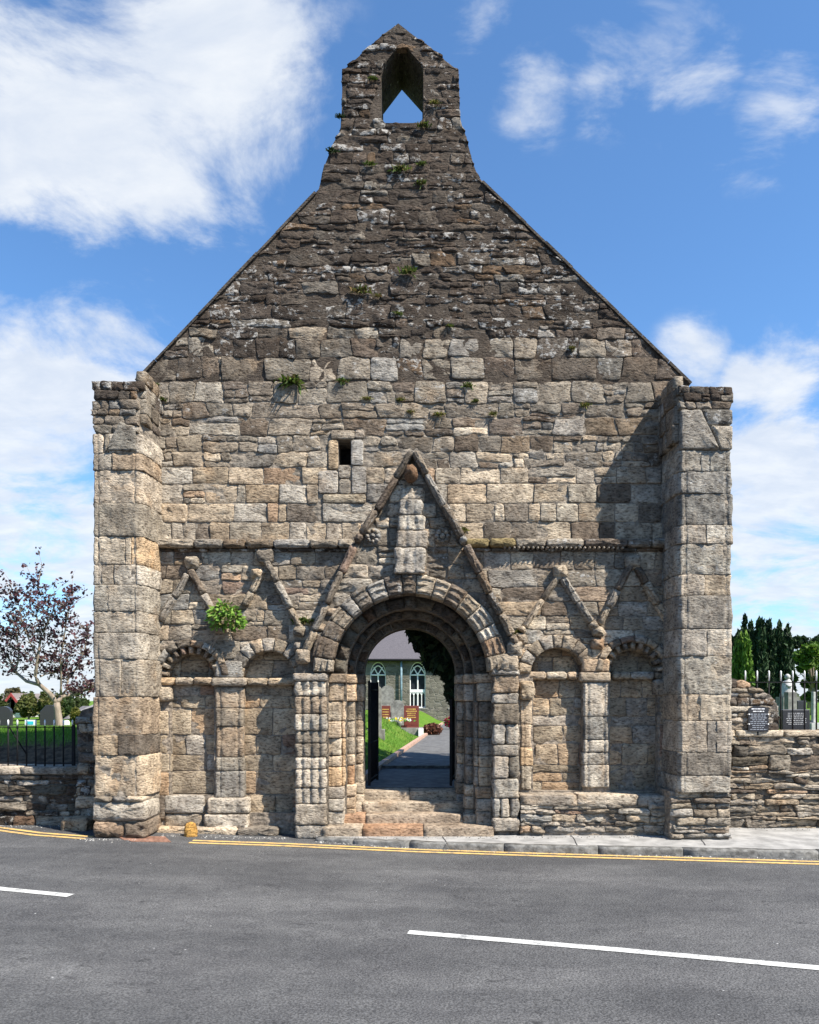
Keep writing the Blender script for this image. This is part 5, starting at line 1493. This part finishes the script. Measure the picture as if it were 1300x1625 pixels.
# purple-leaved tree by the left buttress
TYP = 8.0
tr = empty('purple_tree', at(94, 1150, TYP)); tag(tr, 'small purple-leaved tree with spreading bare limbs beside the buttress', 'tree')
T = lambda px, py, dy=0: at(px, py, TYP + dy)
limbs = [([(96, 1165), (93, 1140), (90, 1115)], (.13, .10, .085), [0, 0, 0]), ([(90, 1116), (78, 1100), (63, 1087)], (.075, .062, .055), [0, -.1, -.2]),
         ([(63, 1088), (56, 1073), (60, 1044), (65, 1009), (77, 986), (88, 960)], (.05, .045, .035, .026, .018, .008), [-.2, -.3, -.4, -.4, -.5, -.6]), ([(64, 1087), (42, 1081), (25, 1067), (14, 1045), (0, 1025), (-12, 1000)], (.05, .042, .034, .026, .018, .008), [-.2, -.1, .1, .2, .3, .3]),
         ([(91, 1114), (98, 1106), (117, 1102), (140, 1093), (165, 1080), (182, 1060)], (.07, .055, .047, .04, .03, .012), [0, .1, .2, .3, .3, .4]), ([(96, 1106), (106, 1094), (108, 1078), (123, 1057), (135, 1030), (140, 1000)], (.035, .03, .025, .02, .014, .006), [.1, .2, .3, .4, .4, .5]),
         ([(97, 1102), (97, 1067), (96, 1046), (102, 1010), (108, 970), (112, 940)], (.03, .025, .022, .018, .012, .005), [0, -.1, -.2, -.2, -.3, -.3]), ([(64, 1074), (72, 1070), (90, 1067), (104, 1052)], (.02, .018, .014, .008), [-.2, 0, .3, .5]),
         ([(60, 1044), (48, 1020), (36, 990), (30, 960), (22, 945)], (.022, .018, .014, .010, .005), [-.4, -.5, -.5, -.6, -.6]), ([(25, 1067), (30, 1040), (28, 1010), (20, 985)], (.02, .016, .012, .006), [.1, 0, -.2, -.3]), ([(66, 1008), (58, 980), (60, 950), (62, 925)], (.018, .014, .010, .004), [-.4, -.3, -.2, -.1])]
m = MB(); tips = []
for pp, rr0, dy in limbs:
    P = [T(a, b, c_) for (a, b), c_ in zip(pp, dy)]; fine_ = []; fr_ = []
    for i in range(len(P) - 1):
        for k in range(3): t = k / 3; fine_.append(P[i].lerp(P[i + 1], t) + Vector((n3(i, k, 1), n3(i, k, 5), n3(k, i, 9))) * .02); fr_.append(rr0[i] + (rr0[i + 1] - rr0[i]) * t)
    fine_.append(P[-1]); fr_.append(rr0[-1]); m.tube(fine_, fr_, 7)
    if rr0[-1] < .02: tips += fine_[len(fine_) // 3:]
twigs = MB(); RL_ = random.Random(3); clumps = []
for p in tips:
    for _ in range(5):
        d = Vector((RL_.gauss(0, .5), RL_.gauss(0, .5), abs(RL_.gauss(.25, .45)))); q = p + d * .55; mid = p.lerp(q, .5) + Vector((RL_.gauss(0, .05), 0, RL_.gauss(0, .05)))
        twigs.tube([p, mid, q], [.009, .007, .003], 4); clumps += [(mid, (.09, .09, .09), .7), (q, (.12, .12, .11), 1)]
m.build('trunk', M['bark'], tr, origin=T(94, 1150)); twigs.build('twigs', M['bark'], tr, origin=T(94, 1150))
lf = MB(); leaves(lf, clumps, 4600, .064, [(.065, .028, .040), (.10, .036, .046), (.06, .032, .045), (.13, .045, .05), (.035, .022, .028)], RL_)
lf.build('crown', M['leaf'], tr, origin=T(80, 1000))


def columnar(label, px, y, top_px, width_px, cols, n, size, base_px=1140, group='conifers behind the railing', fat=.5):
    d = CAM_D + y; x = (px - 650) * d / F; zt = CAM_Z - (top_px - 1110) * d / F; zb_ = ground_z(x, y) - .1; hw = width_px * 1.2 * d / F / 2
    o = empty('conifer', (x, y, zb_)); tag(o, label, 'tree', group)
    rng = random.Random(int(px * 7 + top_px))
    m = MB(); m.tube([(x, y, zb_), (x, y, zb_ + .8), (x, y, zt - 1)], [.16, .13, .03], 8); m.build('trunk', M['bark'], o, origin=(x, y, zb_))
    cl = []; H = zt - zb_; ns = max(4, int(hw * 6))
    for s in range(ns):                                        # upright spires packed side by side
        a = 2 * math.pi * s / ns + rng.uniform(-.3, .3); rr0 = hw * (.62 if s else 0) * rng.uniform(.7, 1.1); top = zt - (rng.uniform(0, .28) * H if s else 0)
        sx, sy_ = x + rr0 * math.cos(a), y + rr0 * math.sin(a); wsp = hw * rng.uniform(.38, .52); k = 9
        for i in range(k):
            t = (i + .5) / k; z = zb_ + .3 + (top - zb_ - .3) * t; prof_ = (math.sin(math.pi * min(1, (t * .80 + .20))) ** .6) * (1 - .45 * t)
            cl.append(((sx, sy_, z), (wsp * prof_ + .05, wsp * prof_ + .05, (top - zb_) / k * .75), prof_))
    m = MB(); leaves(m, cl, n, size, cols, rng, up=.9, elong=2.6); m.build('crown', M['needle'], o, origin=(x, y, zb_ + H / 2))


YG = [(.018, .036, .014), (.026, .052, .020), (.036, .066, .026), (.013, .026, .011)]; LG = [(.07, .14, .015), (.10, .19, .02), (.05, .10, .015), (.13, .22, .03)]
for (lab, px, y, top, wd) in [('dark columnar yew nearest the buttress, tallest spire', 1182, 36, 980, 26), ('dark columnar yew with a pointed top left of the broad pair', 1205, 34, 985, 36), ('broad dark columnar yew in the middle of the row', 1221, 35, 988, 34), ('dark columnar yew right of the middle of the row', 1237, 34, 990, 34), ('dark columnar yew beside the light green tree', 1250, 36, 996, 26)]:
    columnar(lab, px, y, top, wd, YG, 8000, .20)
for (lab, px, y, top, wd) in [('dark yew at the back of the row behind the tallest spire', 1194, 40, 1000, 34), ('dark yew at the back of the row behind the broad pair', 1213, 40, 998, 34), ('dark yew at the back of the row behind the middle', 1230, 41, 1000, 34), ('dark yew at the back of the row next to the light green tree', 1246, 40, 1006, 32), ('dark yew at the back of the row half hidden by the buttress', 1172, 40, 1004, 30)]:
    columnar(lab, px, y, top, wd, YG, 6000, .24)
columnar('light green conifer against the right buttress', 1177, 20, 1008, 40, LG, 6500, .11)


def broad(name, label, px, y, top_px, width_px, cols, n, size, base=None, group=None, mat='leaf', zc_px=None):
    d = CAM_D + y; x = (px - 650) * d / F; zt = CAM_Z - (top_px - 1110) * d / F; zb_ = ground_z(x, y) - .1 if base is None else base; hw = width_px * d / F / 2
    o = empty(name, (x, y, zb_)); tag(o, label, 'tree', group); rng = random.Random(int(px * 13 + top_px)); H = zt - zb_
    zc = zb_ + H * .58; m = MB(); m.tube([(x, y, zb_), (x + .05 * hw, y, zb_ + H * .3), (x, y, zc)], [.05 * H * .5 + .03, .04 * H * .5 + .02, .03], 8)
    cl = []
    for i in range(26):
        dd = Vector((rng.gauss(0, 1), rng.gauss(0, 1), rng.gauss(0, 1))).normalized() * rng.uniform(.45, .86)
        c_ = Vector((x + dd.x * hw, y + dd.y * hw, zc + dd.z * (zt - zc))); r = hw * rng.uniform(.20, .36); cl.append((c_, (r, r, r * .8), 1)); m.tube([(x, y, zb_ + H * .35), tuple(Vector((x, y, zc)).lerp(c_, .5)), tuple(c_)], [.03 * H * .4, .02 * H * .3, .01], 5)
    m.build('trunk', M['bark'], o, origin=(x, y, zb_)); m = MB(); leaves(m, cl, n, size, cols, rng); m.build('crown', M[mat], o, origin=(x, y, zc)); return o


broad('broadleaf_tree', 'light green spreading tree at the picture edge behind the railing', 1290, 22, 1008, 76, LG, 6500, .16)
broad('dark_tree', 'dark tree rising behind the light green one', 1285, 48, 984, 62, YG, 5000, .30)
for i, (px, y, top, wd, cols, lab) in enumerate([(45, 46, 1096, 34, [(.10, .12, .03), (.14, .14, .04), (.07, .09, .025)], 'olive green tree right of the red-gabled house'), (70, 44, 1100, 40, [(.12, .13, .03), (.16, .15, .05), (.06, .08, .02)], 'yellowish tree behind the clipped dark headstone'),
                                                   (100, 62, 1112, 30, [(.03, .06, .015), (.05, .09, .02)], 'dark green tree behind the purple tree trunk'), (124, 38, 1124, 22, [(.10, .12, .02), (.16, .15, .03)], 'small yellow-green bush in front of the grey-roofed house'), (20, 60, 1090, 40, [(.10, .09, .05), (.13, .11, .05)], 'brownish tree above the red-gabled house'), (-20, 42, 1100, 50, [(.08, .10, .03), (.05, .07, .02)], 'olive tree at the picture edge beyond the railing'), (84, 52, 1104, 40, [(.07, .09, .02), (.10, .11, .03)], 'olive tree directly behind the purple tree trunk'), (118, 70, 1108, 44, [(.05, .08, .02), (.07, .09, .03)], 'tree on the skyline above the grey-roofed house'), (58, 70, 1098, 44, [(.05, .07, .02), (.08, .09, .03)], 'darker tree between the red-gabled house and the yellowish tree')]):
    broad('broadleaf_tree', lab, px, y, top, wd, cols, 4200, .26, group='trees beyond the graveyard')

# big yew just behind the wall, hanging over the path
yw = empty('yew_tree', (3.3, 3.9, .6)); tag(yw, 'large dark yew hanging over the path behind the doorway', 'tree'); rng = random.Random(11)
m = MB(); m.tube([(3.3, 3.9, .4), (3.25, 3.9, 2.0), (3.1, 3.8, 4.6)], [.38, .30, .12], 10); m.build('trunk', M['bark'], yw, origin=(3.3, 3.9, .6))
cl = []
while len(cl) < 230:
    c_ = Vector((rng.uniform(.15, 5.0), rng.uniform(1.15, 6.6), rng.uniform(1.5, 6.6)))
    e = ((c_.x - 2.9) / 2.6) ** 2 + ((c_.y - 3.9) / 2.9) ** 2 + ((c_.z - 4.2) / 2.7) ** 2
    if e > 1: continue
    sx = 650 + c_.x * F / (CAM_D + c_.y)
    z_edge = 3.5 - max(0, (c_.x - .05)) * 1.8                  # the lowest boughs droop outward and down
    if c_.x < 1.3 and c_.z < z_edge - .1 * (c_.y - 1.5): continue
    cl.append((c_, (.34, .34, .30), 1))
for k in range(170):
    t = rng.random(); cx_ = .0 + t * 1.1; cl.append((Vector((cx_ + .05, rng.uniform(1.25, 2.2), 3.40 - 1.85 * t + rng.uniform(.1, 1.4))), (.20, .25, .18), 1.2))
m = MB(); leaves(m, cl, 50000, .115, [(.010, .022, .008), (.014, .030, .010), (.008, .016, .007)], rng, up=-.3, elong=2.2); m.build('crown', M['needle'], yw, origin=(2.9, 3.9, 4.2))

# reddish shrub at the bend of the path
p = on_level(687, 1166, .66); o = empty('shrub', p); tag(o, 'small reddish shrub at the bend of the path', 'shrub'); m = MB(); leaves(m, [((p.x, p.y, p.z + .22), (.42, .35, .26), 1)], 900, .08, [(.16, .06, .04), (.22, .10, .06), (.10, .05, .03)], rng); m.build('foliage', M['leaf'], o, origin=p)
p = on_level(716, 1156, .70); o = empty('flower_clump', p); tag(o, 'bright pink flower clump beside the path near the church wall', 'flowers'); m = MB(); leaves(m, [((p.x, p.y, p.z + .3), (.35, .3, .3), 1)], 500, .09, [(.55, .03, .10), (.40, .03, .06), (.08, .16, .03)], rng); m.build('blossoms', M['leaf'], o, origin=p)

# leafy plant rooted in the left arcade
pp = at(362, 985, SP - .1); o = empty('wall_plant', pp); tag(o, 'bright green leafy plant sprouting between the two small gables', 'plant'); rng = random.Random(5); m = MB()
for i in range(420):
    d = Vector((rng.gauss(0, 1), -abs(rng.gauss(0, .8)), rng.gauss(.25, .9))).normalized() * rng.random() ** .4; c_ = Vector((pp.x + d.x * .27 - .05 * d.z, pp.y - .05 + d.y * .22, pp.z + .10 + d.z * .21 - .10 * abs(d.x)))
    a = Vector((d.x + rng.gauss(0, .4), d.y * .6 - .3, d.z * .5 - .45 + rng.gauss(0, .3))).normalized(); b = a.cross(Vector((rng.gauss(0, .6), -1, rng.gauss(.4, .5)))).normalized(); s = rng.uniform(.05, .10); col = rng.choice([(.12, .25, .03), (.19, .35, .05), (.08, .16, .025), (.24, .38, .07), (.15, .15, .04)])
    m.add([c_, c_ + a * s * .5 + b * s * .32, c_ + a * s * 1.1, c_ + a * s * .5 - b * s * .32], [(0, 1, 2, 3)], (*col, 0))
m.build('foliage', M['leaf'], o, origin=pp); m = MB()
for i in range(16):
    a = Vector((pp.x + rng.uniform(-.15, .1), pp.y + .06, pp.z - .08 - rng.random() * .1)); e = a + Vector((rng.uniform(-.55, .12), -.05, -rng.uniform(.02, .38))); m.tube([a, a.lerp(e, .5) + Vector((0, -.05, rng.uniform(-.05, .08))), e], [.007, .006, .003], 4, (.34, .27, .20, 0))
m.build('dry_stems', M['plainpaint'], o, origin=pp)

# small tufts in the joints of the masonry
TUFT = [(460, 600, 22, 'g', 'wide green tuft on the ledge over the left half of the wall'), (543, 602, 10, 'g', 'small green tuft a little right of the wide ledge tuft'), (572, 458, 16, 'b', 'brownish fern clump high in the middle of the gable'), (600, 467, 8, 'b', 'small brown sprig right of the brownish fern clump'),
        (648, 427, 15, 'g', 'green tuft above and right of the brownish fern clump'), (630, 495, 8, 'g', 'small tuft below the brownish fern clump'), (592, 122, 8, 'g', 'small tuft on the bellcote beside the opening'), (672, 196, 11, 'g', 'green tuft on the sill of the bellcote opening'), (690, 160, 9, 'y', 'yellowish tuft on the bellcote pier right of the opening'),
        (637, 264, 13, 'g', 'green tuft under the middle of the bellcote'), (669, 257, 8, 'g', 'small tuft just right of the one under the bellcote'), (668, 287, 10, 'g', 'green tuft lowest of the three under the bellcote'), (587, 257, 9, 'g', 'green tuft under the left pier of the bellcote'), (714, 515, 7, 'g', 'small lone tuft right of the middle of the gable'),
        (743, 609, 10, 'g', 'green tuft right of the gable apex above the door'), (582, 630, 8, 'y', 'yellow-green tuft above the slit window'), (635, 632, 8, 'y', 'yellow-green tuft above the door gable apex'), (755, 634, 7, 'g', 'little tuft below the one right of the door gable'), (652, 651, 7, 'y', 'yellowish tuft lowest above the door gable apex'), (698, 655, 9, 'y', 'low yellowish tuft right above the door gable'),
        (782, 654, 8, 'y', 'yellowish sprig in the wall far right of the door gable'), (908, 550, 7, 'y', 'small dry tuft high in the right side of the gable'), (930, 640, 8, 'y', 'upright yellow-green tuft in the right side of the wall'), (257, 631, 9, 'g', 'green tuft in the corner by the left buttress head'), (248, 608, 7, 'g', 'small tuft on top beside the left buttress head'),
        (482, 982, 14, 'g', 'green tuft beside the foot of the door gable by the left arcade'), (822, 1000, 12, 'y', 'yellow-green tuft beside the right foot of the door gable'), (736, 838, 9, 'y', 'yellow-green weed above the string course right of the door gable'), (815, 857, 8, 'y', 'mossy tuft on the right string course'), (290, 858, 8, 'f', 'yellow-flowered weed on the left string course'), (541, 182, 9, 'd', 'dark ivy sprig on the left edge of the bellcote'), (526, 236, 10, 'd', 'dark ivy sprig on the left edge below the bellcote'), (1072, 626, 9, 'g', 'small tuft by the right buttress head'), (1088, 1352, 9, 'g', 'green weed growing from the kerb')]
TC = {'g': [(.07, .12, .018), (.11, .17, .03), (.05, .08, .018), (.14, .13, .05)], 'y': [(.14, .17, .03), (.20, .20, .05), (.10, .12, .03), (.17, .13, .06)], 'b': [(.13, .11, .04), (.10, .14, .03), (.18, .13, .06)], 'd': [(.02, .04, .015), (.035, .06, .02)], 'f': [(.13, .18, .03), (.75, .55, .02), (.20, .16, .03)]}
for px, py, s, kd, lab in TUFT:
    y = -.045 if py < 870 else -.10
    if 840 < py < 870: y = -.12
    p = at(px, py + s * .35, y)
    if py > 1300: p = on_road(px, py)
    rng = random.Random(px * 31 + py); o = empty('wall_tuft', p); tag(o, lab, 'plant', 'tufts growing on the church front'); m = MB(); r = s / 100
    for i in range(70):
        b0 = Vector((p.x + rng.gauss(0, r * .38), p.y + .02, p.z + rng.gauss(0, r * .08))); d = Vector((rng.gauss(0, .7), -abs(rng.gauss(.35, .4)), rng.gauss(.65, .55))).normalized() * r * rng.uniform(.4, .95)
        sd_ = d.cross(Vector((rng.gauss(0, 1), rng.gauss(0, 1), rng.gauss(0, 1)))).normalized() * r * .09; md = b0 + d * .55 + Vector((0, -.1 * r, .05 * r)); e = b0 + d + Vector((0, -.15 * r, -.25 * r)); c_ = rng.choice(TC[kd])
        m.add([b0 - sd_ * .5, b0 + sd_ * .5, md + sd_, e, md - sd_], [(0, 1, 2, 3, 4)], (*c_, 0))
    m.build('leaf_blades', M['leaf'], o, origin=p)

# grass blades on the near lawn edges
g = MB(); rng = random.Random(9)
for _ in range(14000):
    if rng.random() < .45: x, y = rng.uniform(-9.5, -4.6), rng.uniform(1.6, 6.5)
    else:
        y = rng.uniform(3, 22); x = path_x(y) - 1.4 - rng.random() * 3.2
    z = lawn_z(x, y); h = rng.uniform(.04, .10); dx, dy = rng.gauss(0, .03), rng.gauss(0, .03); w_ = .008; k = rng.uniform(.7, 1.3)
    g.add([(x - w_, y, z - .01), (x + w_, y, z - .01), (x + dx, y + dy, z + h)], [(0, 1, 2)], (.085 * k, .19 * k, .02 * k, 0))
tag(g.build('grass', M['leaf'], None), 'short green grass blades on the graveyard lawn', 'grass', kind='stuff')

# grit and small stones gathered along the kerb and the wall foot
g = MB(); rng = random.Random(21)
def pebble(x, y, z, r, c):
    V = [(x + r * rng.uniform(.6, 1.2) * math.cos(a), y + r * rng.uniform(.6, 1.2) * math.sin(a), z - .003) for a in (0, 1.26, 2.51, 3.77, 5.03)] + [(x + rng.uniform(-.3, .3) * r, y + rng.uniform(-.3, .3) * r, z + r * rng.uniform(.5, .9))]
    g.add(V, [(i, (i + 1) % 5, 5) for i in range(5)], c)
kpts = [(p.x, p.y) for p in dense]
for _ in range(1500):
    k = rng.random(); c = rng.choice([(.09, .085, .08, 0), (.14, .13, .12, 0), (.22, .21, .19, 0), (.40, .39, .36, 0), (.06, .055, .05, 0)])
    if k < .62:
        i = rng.randrange(len(kpts) - 1); t = rng.random(); x = kpts[i][0] + (kpts[i + 1][0] - kpts[i][0]) * t; y = kpts[i][1] + (kpts[i + 1][1] - kpts[i][1]) * t - abs(rng.gauss(0, .05)) - .01
    elif k < .85: x = rng.uniform(-4.9, -1.9); y = (-.84 if x < -3.8 else -.36) - abs(rng.gauss(0, .10)) - .02
    else: x = rng.uniform(-8, -4.9); y = .22 - abs(rng.gauss(0, .10))
    pebble(x, y, road_z(x), rng.uniform(.006, .02), c)
for _ in range(260): x = rng.uniform(-1.2, 6.5); y = (-.42 if x < 4.7 else .28) - abs(rng.gauss(0, .08)) - (.05 if x < 1.3 else 0); pebble(x, y, .003, rng.uniform(.005, .016), rng.choice([(.12, .11, .10, 0), (.2, .19, .17, 0), (.07, .06, .05, 0)]))
tag(g.build('gravel', M['plainpaint'], None, smooth=False), 'loose grit along the kerb and wall foot', 'gravel', kind='stuff')

# far treeline closing the horizon
tl = MB(); rng = random.Random(31); cl = []
for i in range(150):
    x = -190 + 380 * i / 149 + rng.uniform(-2, 2); yy = 150 + rng.uniform(-8, 8); h = rng.uniform(2.2, 4.6)
    cl.append((Vector((x, yy, h * .45)), (2.6, 2.2, h * .62), 1))
leaves(tl, cl, 15000, .85, [(.035, .055, .018), (.05, .075, .025), (.07, .085, .03), (.03, .045, .015)], rng)
tag(tl.build('treeline', M['leaf'], None), 'far green treeline on the horizon beyond the graveyard', 'trees', kind='stuff')
